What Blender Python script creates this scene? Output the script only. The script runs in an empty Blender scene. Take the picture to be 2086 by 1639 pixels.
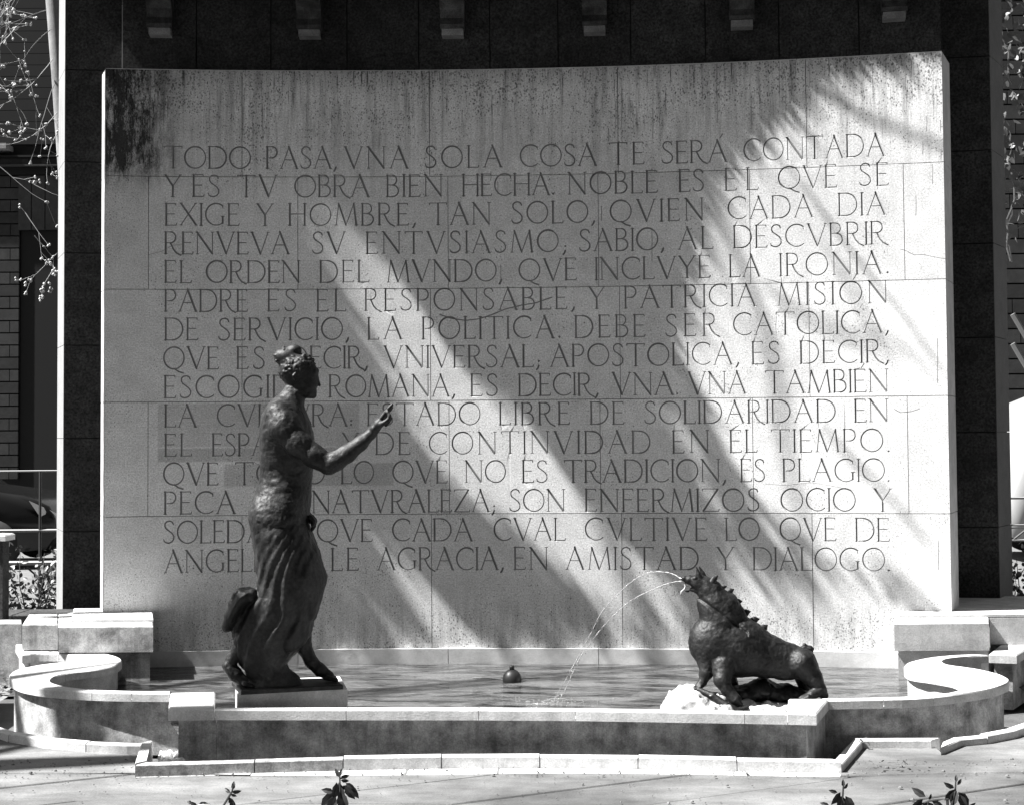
import bpy, math, random
import numpy as np
from mathutils import Vector, Matrix, geometry, noise as mnoise

rnd = random.Random(7)
# ------------------------------------------------------------------ camera
F = 2900.0                       # focal length in pixels of the 2086 px wide photograph
PW, PH = 2086.0, 1639.0
CAM = Vector((0.0, 0.0, 1.65))
YAW, TILT, ROLL = math.radians(3.0), math.atan(0.0364), math.radians(0.39)
SHIFT = -0.0188
scene = bpy.context.scene
col = scene.collection
fwd = Vector((-math.sin(YAW)*math.cos(TILT), math.cos(YAW)*math.cos(TILT), math.sin(TILT)))
rt0 = Vector((math.cos(YAW), math.sin(YAW), 0))
up0 = rt0.cross(fwd)
RT = rt0*math.cos(ROLL) - up0*math.sin(ROLL)
UP = up0*math.cos(ROLL) + rt0*math.sin(ROLL)
cd = bpy.data.cameras.new('camera')
cam = bpy.data.objects.new('camera', cd)
col.objects.link(cam)
M = Matrix((RT, UP, -fwd)).transposed().to_4x4()
M.translation = CAM
cam.matrix_world = M
cd.sensor_width = 36.0
cd.lens = 36.0*F/PW
cd.shift_y = SHIFT
cd.clip_start = 0.05
cd.clip_end = 500
scene.camera = cam
# ------------------------------------------------------------------ sun and sky
SUN = Vector((1.0, 0.205, -1.34)).normalized()        # direction the light travels
elev = math.asin(-SUN.z)
sl = bpy.data.lights.new('sun', 'SUN')
sl.energy = 5.0
sl.angle = math.radians(0.55)
sl.color = (1.0, 0.995, 0.985)
so = bpy.data.objects.new('sun', sl)
col.objects.link(so)
so.rotation_euler = SUN.to_track_quat('-Z', 'Y').to_euler()
so.location = (-12, -4, 16)
world = bpy.data.worlds.new('World')
scene.world = world
world.use_nodes = True
wn = world.node_tree
wn.nodes.clear()
sky = wn.nodes.new('ShaderNodeTexSky')
sky.sky_type = 'NISHITA'
sky.sun_disc = False
sky.sun_elevation = elev
sky.sun_rotation = math.atan2(-SUN.x, -SUN.y)
bw = wn.nodes.new('ShaderNodeRGBToBW')               # the photograph is black and white
bg = wn.nodes.new('ShaderNodeBackground')
bg.inputs['Strength'].default_value = 0.05
wo = wn.nodes.new('ShaderNodeOutputWorld')
wn.links.new(sky.outputs[0], bw.inputs[0])
wn.links.new(bw.outputs[0], bg.inputs['Color'])
wn.links.new(bg.outputs[0], wo.inputs['Surface'])
scene.view_settings.view_transform = 'Standard'
scene.view_settings.look = 'None'
scene.view_settings.gamma = 1.0
scene.view_settings.exposure = 2.15
scene.view_settings.use_curve_mapping = False

# ------------------------------------------------------------------ where a point of the photograph lies in the place
def ray(u, v):
    x = (u-PW/2)/F
    y = -(v-PH/2)/F + SHIFT*PW/F
    return (fwd + RT*x + UP*y)
def on_z(u, v, z):
    r = ray(u, v)
    return CAM + r*((z-CAM.z)/r.z)
FH = Vector((-math.sin(YAW), math.cos(YAW), 0))
def on_d(u, v, d):
    r = ray(u, v)
    return CAM + r*(d/(r.x*FH.x+r.y*FH.y))
def to_px(p):
    q = Vector(p)-CAM
    w = q.dot(fwd)
    return (PW/2 + F*q.dot(RT)/w, PH/2 - F*q.dot(UP)/w + SHIFT*PW)

# ------------------------------------------------------------------ objects
def tag(o, label=None, cat=None, group=None, kind=None):
    if label: o['label'] = label
    if cat: o['category'] = cat
    if group: o['group'] = group
    if kind: o['kind'] = kind
    return o
def empty(name, loc, label=None, cat=None, group=None, kind=None):
    o = bpy.data.objects.new(name, None)
    o.location = loc
    o.empty_display_size = 0.2
    col.objects.link(o)
    return tag(o, label, cat, group, kind)
def link(name, me, parent=None, mats=None):
    o = bpy.data.objects.new(name, me)
    col.objects.link(o)
    if mats is not None:
        for m in (mats if isinstance(mats, (list, tuple)) else [mats]):
            me.materials.append(m)
    if parent:
        o.parent = parent
        o.matrix_parent_inverse = parent_inv(parent)
    return o
def parent_inv(p):
    m = Matrix.Identity(4)
    q = p
    chain = []
    while q:
        chain.append(q)
        q = q.parent
    w = Matrix.Identity(4)
    for q in reversed(chain):
        w = w @ (q.matrix_parent_inverse if q.parent else Matrix.Identity(4)) @ Matrix.LocRotScale(q.location, q.rotation_euler, q.scale)
    return w.inverted()
class MB:
    def __init__(s):
        s.v = []; s.f = []; s.mi = []; s.uv = None
    def add(s, vs, fs, mi=0):
        n = len(s.v)
        s.v += [tuple(p) for p in vs]
        s.f += [tuple(i+n for i in f) for f in fs]
        s.mi += [mi]*len(fs)
    def prism(s, foot, z0, z1, mi=0, z0l=None, bevel=0):
        # foot: list of (x,y) counter-clockwise from above
        a = sum(foot[i][0]*foot[(i+1) % len(foot)][1]-foot[(i+1) % len(foot)][0]*foot[i][1] for i in range(len(foot)))
        if a < 0: foot = foot[::-1]
        n = len(foot)
        if bevel > 0:
            c = Vector((sum(p[0] for p in foot)/n, sum(p[1] for p in foot)/n))
            ins = inset(foot, bevel)
            vs = [(p[0], p[1], z0) for p in foot]+[(p[0], p[1], z1-bevel) for p in foot]+[(p[0], p[1], z1) for p in ins]
            fs = [tuple(range(n))[::-1], tuple(range(2*n, 3*n))]
            for k in (0, 1):
                fs += [(k*n+i, k*n+(i+1) % n, (k+1)*n+(i+1) % n, (k+1)*n+i) for i in range(n)]
            s.add(vs, fs, mi)
            return
        vs = [(p[0], p[1], z0) for p in foot]+[(p[0], p[1], z1) for p in foot]
        fs = [tuple(range(n))[::-1], tuple(range(n, 2*n))]+[(i, (i+1) % n, n+(i+1) % n, n+i) for i in range(n)]
        s.add(vs, fs, mi)
    def box(s, c, d, rz=0, mi=0):
        x, y, z = d[0]/2, d[1]/2, d[2]/2
        cs, sn = math.cos(rz), math.sin(rz)
        vs = []
        for k in (-1, 1):
            for (i, j) in ((-1, -1), (1, -1), (1, 1), (-1, 1)):
                vs.append((c[0]+i*x*cs-j*y*sn, c[1]+i*x*sn+j*y*cs, c[2]+k*z))
        s.add(vs, [(3, 2, 1, 0), (4, 5, 6, 7), (0, 1, 5, 4), (1, 2, 6, 5), (2, 3, 7, 6), (3, 0, 4, 7)], mi)
    def tube(s, pts, rs, n=6, mi=0, cap=True):
        pts = [Vector(p) for p in pts]
        if not isinstance(rs, (list, tuple)): rs = [rs]*len(pts)
        base = len(s.v)
        a = None
        for i, p in enumerate(pts):
            t = (pts[min(i+1, len(pts)-1)]-pts[max(i-1, 0)])
            if t.length < 1e-9: t = Vector((0, 0, 1))
            t.normalize()
            if a is None:
                a = t.orthogonal().normalized()
            a = (a - t*a.dot(t))
            if a.length < 1e-6: a = t.orthogonal()
            a.normalize()
            b = t.cross(a)
            for k in range(n):
                w = 2*math.pi*k/n
                q = p + (a*math.cos(w)+b*math.sin(w))*rs[i]
                s.v.append(tuple(q))
        for i in range(len(pts)-1):
            for k in range(n):
                s.f.append((base+i*n+k, base+i*n+(k+1) % n, base+(i+1)*n+(k+1) % n, base+(i+1)*n+k)); s.mi.append(mi)
        if cap:
            s.f.append(tuple(base+k for k in range(n))[::-1]); s.mi.append(mi)
            s.f.append(tuple(base+(len(pts)-1)*n+k for k in range(n))); s.mi.append(mi)
    def lathe(s, c, prof, n=20, mi=0):
        base = len(s.v)
        for (r, z) in prof:
            for k in range(n):
                w = 2*math.pi*k/n
                s.v.append((c[0]+r*math.cos(w), c[1]+r*math.sin(w), c[2]+z))
        for i in range(len(prof)-1):
            for k in range(n):
                s.f.append((base+i*n+k, base+i*n+(k+1) % n, base+(i+1)*n+(k+1) % n, base+(i+1)*n+k)); s.mi.append(mi)
    def build(s, name, mats, parent=None, smooth=False):
        me = bpy.data.meshes.new(name)
        me.from_pydata(s.v, [], s.f)
        if any(s.mi): me.polygons.foreach_set('material_index', s.mi)
        if smooth: me.polygons.foreach_set('use_smooth', [True]*len(s.f))
        me.update()
        return link(name, me, parent, mats)
def inset(foot, d):
    n = len(foot); out = []
    for i in range(n):
        a, b, c = Vector(foot[i-1]).to_2d(), Vector(foot[i]).to_2d(), Vector(foot[(i+1) % n]).to_2d()
        e1 = (b-a).normalized(); e2 = (c-b).normalized()
        n1 = Vector((-e1.y, e1.x)); n2 = Vector((-e2.y, e2.x))
        m = n1+n2
        m = m/max(m.length_squared, 0.3)*2 if m.length > 1e-6 else n1
        out.append((b.x+m.x*d, b.y+m.y*d))
    return out

# ------------------------------------------------------------------ materials (all neutral: a black and white photograph)
class G:
    def __init__(s, name):
        s.m = bpy.data.materials.new(name); s.m.use_nodes = True
        s.t = s.m.node_tree; s.t.nodes.clear()
        s.out = s.t.nodes.new('ShaderNodeOutputMaterial')
        s.b = s.t.nodes.new('ShaderNodeBsdfPrincipled')
        s.t.links.new(s.b.outputs[0], s.out.inputs[0])
    def n(s, t, **k):
        x = s.t.nodes.new(t)
        for a, b in k.items(): setattr(x, a, b)
        return x
    def l(s, a, b): s.t.links.new(a, b)
    def coord(s, kind='Object', scale=(1, 1, 1), loc=(0, 0, 0)):
        tc = s.n('ShaderNodeTexCoord'); mp = s.n('ShaderNodeMapping')
        mp.inputs['Scale'].default_value = scale; mp.inputs['Location'].default_value = loc
        s.l(tc.outputs[kind], mp.inputs[0]); return mp.outputs[0]
    def noise(s, co, scale, detail=4, rough=0.55, dist=0.0):
        x = s.n('ShaderNodeTexNoise'); s.l(co, x.inputs['Vector'])
        x.inputs['Scale'].default_value = scale; x.inputs['Detail'].default_value = detail
        x.inputs['Roughness'].default_value = rough; x.inputs['Distortion'].default_value = dist
        return x.outputs['Fac']
    def vor(s, co, scale, rnd=1.0):
        x = s.n('ShaderNodeTexVoronoi'); s.l(co, x.inputs['Vector']); x.inputs['Scale'].default_value = scale
        x.inputs['Randomness'].default_value = rnd
        return x.outputs['Distance']
    def mr(s, v, a, b, c, d, smooth=False):
        x = s.n('ShaderNodeMapRange')
        if smooth: x.interpolation_type = 'SMOOTHSTEP'
        s.l(v, x.inputs[0])
        for i, q in enumerate((a, b, c, d)): x.inputs[i+1].default_value = q
        return x.outputs[0]
    def ma(s, op, a, b=None, c=None, clamp=False):
        x = s.n('ShaderNodeMath', operation=op); x.use_clamp = clamp
        for i, q in enumerate((a, b, c)):
            if q is None: continue
            if isinstance(q, (int, float)): x.inputs[i].default_value = q
            else: s.l(q, x.inputs[i])
        return x.outputs[0]
    def sep(s, co):
        x = s.n('ShaderNodeSeparateXYZ'); s.l(co, x.inputs[0]); return x.outputs
    def bump(s, h, strength=0.3, dist=0.01):
        x = s.n('ShaderNodeBump'); x.inputs['Strength'].default_value = strength; x.inputs['Distance'].default_value = dist
        s.l(h, x.inputs['Height']); s.l(x.outputs[0], s.b.inputs['Normal'])
    def col(s, v):
        if isinstance(v, (int, float)): s.b.inputs['Base Color'].default_value = (v, v, v, 1)
        else: s.l(v, s.b.inputs['Base Color'])
    def set(s, **k):
        for a, b in k.items(): s.b.inputs[a.replace('_', ' ')].default_value = b

def stone(name, base, var=0.15, pit=0.5, scale=1.0, bump=0.35, stain=0.25, grain=0.10, rough=0.85, coords='Object', pitscale=38, streak=0.0, gs=120):
    g = G(name); co = g.coord(coords)
    n1 = g.noise(co, 1.3*scale, 5, 0.6); n2 = g.noise(co, 9*scale, 5, 0.65); n3 = g.noise(co, gs, 2, 0.6)
    v = g.vor(co, pitscale); pm = g.noise(co, 3.1*scale, 3, 0.6)
    vv = g.mr(v, 0.03, 0.13, 1, 0); pk = g.mr(pm, 0.5, 0.62, 0, 1)
    pits = g.ma('MULTIPLY', vv, pk)
    c = g.mr(n1, 0.3, 0.7, base*(1-var), base*(1+var))
    c = g.ma('MULTIPLY', c, g.mr(n2, 0.3, 0.75, 1-stain, 1+stain*0.45))
    c = g.ma('MULTIPLY', c, g.mr(n3, 0.25, 0.75, 1-grain, 1+grain))
    c = g.ma('MULTIPLY', c, g.mr(pits, 0, 1, 1, 1-pit))
    if streak:
        cs = g.coord(coords, (9, 9, 0.55)); st = g.noise(cs, 1.6, 4, 0.7)
        c = g.ma('MULTIPLY', c, g.mr(st, 0.48, 0.72, 1, 1-streak))
    g.col(c)
    h = g.ma('SUBTRACT', g.ma('ADD', g.ma('MULTIPLY', n2, 0.35), g.ma('MULTIPLY', n3, 0.25)), g.ma('MULTIPLY', pits, 0.8))
    g.bump(h, bump, 0.012)
    g.set(Roughness=rough); g.b.inputs['Specular IOR Level'].default_value = 0.25
    return g.m

def wall_material():
    g = G('inscribed limestone'); tc = g.n('ShaderNodeTexCoord'); uv = tc.outputs['UV']
    s = g.sep(uv); X, Z = s[0], s[1]                      # metres along the wall, metres above ground
    def sc(a, b, c=1, lx=0, lz=0):
        mp = g.n('ShaderNodeMapping'); mp.inputs['Scale'].default_value = (a, b, c); mp.inputs['Location'].default_value = (lx, lz, 0)
        g.l(uv, mp.inputs[0]); return mp.outputs[0]
    n1 = g.noise(sc(1, 1), 1.1, 5, 0.62, 0.4); n2 = g.noise(sc(1, 1), 7, 5, 0.68); n3 = g.noise(sc(1, 1), 95, 3, 0.8)
    at = g.n('ShaderNodeAttribute', attribute_name='tone')
    base = g.mr(n1, 0.3, 0.7, 0.54, 0.69)
    c = g.ma('MULTIPLY', base, g.mr(n2, 0.25, 0.75, 0.84, 1.1))
    c = g.ma('MULTIPLY', c, g.mr(n3, 0.3, 0.7, 0.6, 1.4))
    c = g.ma('MULTIPLY', c, at.outputs['Fac'])
    # travertine pits: many small, crowded towards the top and the foot
    topm = g.mr(Z, 3.3, 4.2, 0, 1, True); footm = g.mr(Z, 0.1, 0.9, 1, 0, True)
    crowd = g.ma('ADD', g.ma('MULTIPLY', topm, 0.8), g.ma('MULTIPLY', footm, 0.5))
    cl = g.noise(sc(1, 1), 2.3, 4, 0.7)
    dens = g.ma('ADD', g.mr(cl, 0.38, 0.72, 0.12, 1.2), crowd)
    v1 = g.vor(sc(1, 0.55), 42); v2 = g.vor(sc(1, 0.8, lx=5), 62)
    p1 = g.ma('MULTIPLY', g.ma('LESS_THAN', v1, g.ma('MULTIPLY', dens, 0.15)), 0.7)
    p2 = g.ma('MULTIPLY', g.ma('LESS_THAN', v2, g.ma('MULTIPLY', dens, 0.24)), 0.5)
    pits = g.ma('MAXIMUM', p1, p2)
    c = g.ma('MULTIPLY', c, g.ma('SUBTRACT', 1.0, pits))
    # rain streaks from the top edge and from the foot
    st = g.noise(sc(16, 0.9), 1.0, 5, 0.75); st2 = g.noise(sc(38, 2.2, lx=3), 1.0, 3, 0.7)
    m1 = g.ma('MULTIPLY', g.mr(st, 0.47, 0.68, 0, 1), g.mr(Z, 2.9, 4.25, 0, 0.5, True))
    m2 = g.ma('MULTIPLY', g.mr(st2, 0.56, 0.68, 0, 1), g.mr(Z, 3.4, 4.25, 0, 0.85, True))
    m3 = g.ma('MULTIPLY', g.mr(st, 0.45, 0.65, 0, 1), g.mr(Z, 0.15, 0.75, 0.4, 0, True))
    for m in (m1, m2, m3): c = g.ma('MULTIPLY', c, g.ma('SUBTRACT', 1.0, m))
    m4 = g.mr(Z, 4.02, 4.26, 0, 0.45, True)
    c = g.ma('MULTIPLY', c, g.ma('SUBTRACT', 1.0, g.ma('MULTIPLY', m4, g.mr(n2, 0.3, 0.6, 0.5, 1))))
    # the black lichen crust on the top left stone
    bx = g.mr(X, -2.85, -2.2, 1, 0, True); bz = g.mr(Z, 3.3, 3.62, 0, 1, True)
    bn = g.noise(sc(1, 0.30), 11, 8, 0.85, 0.0)
    m5 = g.ma('MULTIPLY', g.ma('MULTIPLY', bx, bz), g.mr(bn, 0.40, 0.56, 0.25, 1.5))
    c = g.ma('MULTIPLY', c, g.ma('SUBTRACT', 1.0, g.ma('MINIMUM', m5, 0.93)))
    # pieces painted over in a duller grey
    def rect(x0, x1, z0, z1):
        a = g.ma('MULTIPLY', g.mr(X, x0, x0+0.01, 0, 1), g.mr(X, x1, x1+0.01, 1, 0))
        b = g.ma('MULTIPLY', g.mr(Z, z0, z0+0.01, 0, 1), g.mr(Z, z1, z1+0.01, 1, 0))
        return g.ma('MULTIPLY', a, b)
    for (x0, x1, z0, z1, k) in PATCHES:
        c = g.ma('MULTIPLY', c, g.ma('SUBTRACT', 1.0, g.ma('MULTIPLY', rect(x0, x1, z0, z1), k)))
    g.col(c)
    h = g.ma('SUBTRACT', g.ma('ADD', g.ma('MULTIPLY', n2, 0.5), g.ma('MULTIPLY', n3, 0.35)), pits)
    g.bump(h, 0.22, 0.006)
    g.set(Roughness=0.85); g.b.inputs['Specular IOR Level'].default_value = 0.2
    return g.m

def plain(name, v, rough=0.7, spec=0.3, metal=0.0):
    g = G(name); g.col(v); g.set(Roughness=rough, Metallic=metal); g.b.inputs['Specular IOR Level'].default_value = spec
    return g.m

def bronze():
    g = G('weathered bronze'); co = g.coord()
    n1 = g.noise(co, 9, 5, 0.65); n2 = g.noise(co, 55, 4, 0.7)
    up = g.n('ShaderNodeNewGeometry')
    c = g.ma('MULTIPLY', g.mr(n1, 0.3, 0.7, 0.016, 0.044), g.mr(n2, 0.3, 0.7, 0.65, 1.35))
    g.col(c); g.l(g.mr(n1, 0.3, 0.7, 0.5, 0.64), g.b.inputs['Roughness'])
    g.b.inputs['Metallic'].default_value = 0.85
    g.bump(g.ma('ADD', n2, g.ma('MULTIPLY', n1, 0.8)), 0.5, 0.006)
    return g.m

def water_material():
    g = G('pool water'); co = g.coord()
    w1 = g.noise(g.coord(scale=(1, 2.2, 1)), 5.5, 3, 0.6, 0.6); w2 = g.noise(g.coord(scale=(1, 1.8, 1)), 21, 3, 0.65, 0.5)
    sc = g.noise(g.coord(scale=(1, 3.2, 1)), 2.6, 5, 0.7, 0.8)
    g.col(g.mr(sc, 0.4, 0.6, 0.01, 0.10)); g.set(Roughness=0.06, IOR=1.33)
    g.bump(g.ma('ADD', w1, g.ma('MULTIPLY', w2, 0.6)), 0.95, 0.03)
    return g.m

def ground_material(name='sandy concrete', k=1.0):
    g = G(name); co = g.coord()
    n1 = g.noise(co, 0.9, 5, 0.6, 0.5); n2 = g.noise(g.coord(scale=(0.6, 1.6, 1)), 3.2, 6, 0.7); n3 = g.noise(co, 120, 3, 0.7); v = g.vor(co, 22)
    c = g.ma('MULTIPLY', g.mr(n1, 0.35, 0.65, 0.06*k, 0.145*k), g.mr(n2, 0.32, 0.68, 0.6, 1.25))
    c = g.ma('MULTIPLY', c, g.mr(n3, 0.3, 0.7, 0.78, 1.2))
    c = g.ma('MULTIPLY', c, g.mr(v, 0.02, 0.08, 0.6, 1))
    g.col(c); g.bump(g.ma('ADD', g.ma('MULTIPLY', n2, 0.8), g.ma('MULTIPLY', n3, 0.4)), 0.4, 0.012)
    g.set(Roughness=0.9); g.b.inputs['Specular IOR Level'].default_value = 0.2
    return g.m

def leaf_material(name, a, b, trans=True):
    g = G(name)
    oi = g.n('ShaderNodeNewGeometry')
    g.col(g.mr(oi.outputs['Random Per Island'], 0, 1, a, b)); g.set(Roughness=0.5)
    return g.m

# ------------------------------------------------------------------ the curved wall: a concave arc of 17.5 m radius
WR = 17.5; WY = 9.92
def on_y(u, v, y):
    r = ray(u, v)
    return CAM + r*((y-CAM.y)/r.y)
_xl, _xr = on_y(212, 890, WY-0.25).x, on_y(1933, 890, WY-0.25).x
WX = (_xl+_xr)/2
def wall_sz(u, v, R=WR):
    r = ray(u, v)
    cx, cy = WX, WY-WR
    a = r.x**2+r.y**2; b = 2*(r.x*(CAM.x-cx)+r.y*(CAM.y-cy)); c = (CAM.x-cx)**2+(CAM.y-cy)**2-R*R
    t = (-b+math.sqrt(b*b-4*a*c))/(2*a)
    p = CAM+r*t
    return (WR*math.atan2(p.x-cx, p.y-cy), p.z)
def arc_pt(s, z, back=0.0):
    th = s/WR
    return (WX+(WR+back)*math.sin(th), WY-WR+(WR+back)*math.cos(th), z)
S0 = wall_sz(212, 890)[0]; S1 = wall_sz(1933, 890)[0]
ZT = wall_sz(1050, 141)[1]
PATCHES = []
for (u0, v0, u1, v1, k) in ((320, 822, 730, 912, 0.20), (320, 912, 728, 942, 0.30), (455, 944, 800, 992, 0.24), (230, 590, 300, 640, 0.06)):
    a = wall_sz(u0, v1); b = wall_sz(u1, v0)
    PATCHES.append((a[0], b[0], a[1], b[1], k))

# Roman capitals as chiselled strokes on a cap height of 1: thick and thin strokes with small serifs
TK, TN = 0.088, 0.046
def arc(cx, cy, rx, ry, a0, a1, w, n=12):
    return ([(cx+rx*math.cos(math.radians(a0+(a1-a0)*i/n)), cy+ry*math.sin(math.radians(a0+(a1-a0)*i/n))) for i in range(n+1)], w)
def seg(x0, y0, x1, y1, w): return ([(x0, y0), (x1, y1)], w)
def sf(x, y, l=0.15): return seg(x-l/2, y, x+l/2, y, TN*0.85)
LET = {
 'I': (0.10, [seg(0.05, 0, 0.05, 1, TK), sf(0.05, 0), sf(0.05, 1)]),
 'L': (0.52, [seg(0.06, 0, 0.06, 1, TK), seg(0.0, 0, 0.5, 0, TN), seg(0.5, 0, 0.52, 0.09, TN), sf(0.06, 1)]),
 'E': (0.54, [seg(0.06, 0, 0.06, 1, TK), seg(0, 0, 0.5, 0, TN), seg(0, 1, 0.48, 1, TN), seg(0.06, 0.52, 0.43, 0.52, TN), seg(0.5, 0, 0.53, 0.09, TN), seg(0.48, 1, 0.49, 0.92, TN)]),
 'F': (0.52, [seg(0.06, 0, 0.06, 1, TK), seg(0, 1, 0.48, 1, TN), seg(0.06, 0.52, 0.42, 0.52, TN), sf(0.06, 0), seg(0.48, 1, 0.49, 0.92, TN)]),
 'H': (0.80, [seg(0.06, 0, 0.06, 1, TK), seg(0.74, 0, 0.74, 1, TK), seg(0.06, 0.52, 0.74, 0.52, TN), sf(0.06, 0), sf(0.06, 1), sf(0.74, 0), sf(0.74, 1)]),
 'T': (0.80, [seg(0.4, 0, 0.4, 1, TK), seg(0.0, 1, 0.8, 1, TN), sf(0.4, 0), seg(0, 1, 0.01, 0.92, TN), seg(0.8, 1, 0.79, 0.92, TN)]),
 'A': (0.86, [seg(0.40, 1.02, 0.80, 0, TK*1.1), seg(0.05, 0, 0.42, 1.0, TN), seg(0.19, 0.40, 0.64, 0.40, TN), sf(0.05, 0, 0.12), sf(0.80, 0, 0.14)]),
 'V': (0.86, [seg(0.06, 1, 0.46, 0, TK*1.1), seg(0.46, 0, 0.81, 1, TN), sf(0.06, 1, 0.14), sf(0.81, 1, 0.12)]),
 'N': (0.86, [seg(0.08, 0, 0.08, 1, TN), seg(0.06, 1, 0.78, 0, TK*1.1), seg(0.78, 0, 0.78, 1, TN), sf(0.08, 0, 0.13), sf(0.04, 1, 0.1), sf(0.78, 1, 0.13)]),
 'M': (1.02, [seg(0.05, 0, 0.16, 1, TN), seg(0.16, 1, 0.50, 0, TK), seg(0.50, 0, 0.86, 1, TN), seg(0.86, 1, 0.97, 0, TK), sf(0.05, 0, 0.12), sf(0.97, 0, 0.13)]),
 'X': (0.80, [seg(0.06, 1, 0.74, 0, TK*1.1), seg(0.06, 0, 0.72, 1, TN), sf(0.06, 1, 0.13), sf(0.74, 0, 0.13), sf(0.06, 0, 0.12), sf(0.72, 1, 0.12)]),
 'Y': (0.78, [seg(0.05, 1, 0.38, 0.48, TK), seg(0.38, 0.48, 0.72, 1, TN), seg(0.38, 0.48, 0.38, 0, TK), sf(0.05, 1, 0.12), sf(0.72, 1, 0.12), sf(0.38, 0)]),
 'Z': (0.76, [seg(0.03, 1, 0.72, 1, TN), seg(0.70, 0.98, 0.06, 0.02, TK), seg(0.03, 0, 0.74, 0, TN), seg(0.74, 0, 0.76, 0.09, TN), seg(0.03, 1, 0.02, 0.92, TN)]),
 'O': (0.98, [arc(0.49, 0.5, 0.47, 0.50, 60, 240, TK*0.9, 14), arc(0.49, 0.5, 0.47, 0.50, 240, 420, TN*1.25, 14)]),
 'Q': (0.98, [arc(0.49, 0.5, 0.47, 0.50, 60, 240, TK*0.9, 14), arc(0.49, 0.5, 0.47, 0.50, 240, 420, TN*1.25, 14), ([(0.50, 0.02), (0.70, -0.12), (0.92, -0.19)], TK*0.8)]),
 'C': (0.84, [arc(0.50, 0.5, 0.47, 0.50, 50, 240, TK*0.85, 15), arc(0.50, 0.5, 0.47, 0.50, 240, 312, TN*1.1, 6), seg(0.80, 0.88, 0.81, 0.78, TN)]),
 'G': (0.90, [arc(0.50, 0.5, 0.47, 0.50, 50, 240, TK*0.85, 15), arc(0.50, 0.5, 0.47, 0.50, 240, 305, TN*1.1, 6), seg(0.80, 0.08, 0.80, 0.40, TK), sf(0.80, 0.41, 0.16), seg(0.80, 0.88, 0.81, 0.78, TN)]),
 'D': (0.86, [seg(0.06, 0, 0.06, 1, TK), seg(0, 1, 0.34, 1, TN), seg(0, 0, 0.34, 0, TN), arc(0.34, 0.5, 0.48, 0.50, -90, 90, TK*0.8, 14)]),
 'P': (0.58, [seg(0.06, 0, 0.06, 1, TK), seg(0, 1, 0.28, 1, TN), arc(0.28, 0.74, 0.25, 0.26, -90, 90, TK*0.75, 9), seg(0.14, 0.48, 0.28, 0.48, TN), sf(0.06, 0)]),
 'R': (0.70, [seg(0.06, 0, 0.06, 1, TK), seg(0, 1, 0.28, 1, TN), arc(0.28, 0.75, 0.24, 0.25, -90, 90, TK*0.75, 9), seg(0.06, 0.50, 0.28, 0.50, TN), ([(0.28, 0.50), (0.42, 0.20), (0.55, 0.04), (0.76, -0.07)], TK*0.8), sf(0.06, 0)]),
 'B': (0.60, [seg(0.06, 0, 0.06, 1, TK), seg(0, 1, 0.28, 1, TN), seg(0, 0, 0.28, 0, TN), arc(0.27, 0.77, 0.21, 0.23, -90, 90, TK*0.7, 8), arc(0.28, 0.27, 0.28, 0.27, -90, 90, TK*0.8, 9), seg(0.06, 0.54, 0.28, 0.54, TN)]),
 'S': (0.54, [([(0.47, 0.84), (0.42, 0.95), (0.30, 1.0), (0.17, 0.98), (0.08, 0.89), (0.07, 0.76), (0.13, 0.65), (0.27, 0.55), (0.41, 0.44), (0.49, 0.31), (0.48, 0.16), (0.39, 0.05), (0.25, 0.0), (0.12, 0.02), (0.04, 0.08)], TK*0.72), seg(0.04, 0.06, 0.02, 0.17, TN)]),
 '.': (0.10, [seg(0.04, 0.03, 0.06, 0.03, 0.10)]),
 ':': (0.12, [seg(0.05, 0.06, 0.07, 0.06, 0.11), seg(0.05, 0.24, 0.07, 0.24, 0.11)]),
 ',': (0.14, [([(0.11, 0.07), (0.08, -0.03), (0.01, -0.13)], 0.085)]),
 ';': (0.16, [([(0.11, 0.05), (0.08, -0.05), (0.01, -0.14)], 0.085), seg(0.10, 0.25, 0.12, 0.25, 0.10)]),
}
ACC = {'Á': 'A', 'Ó': 'O', 'É': 'E'}
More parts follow.
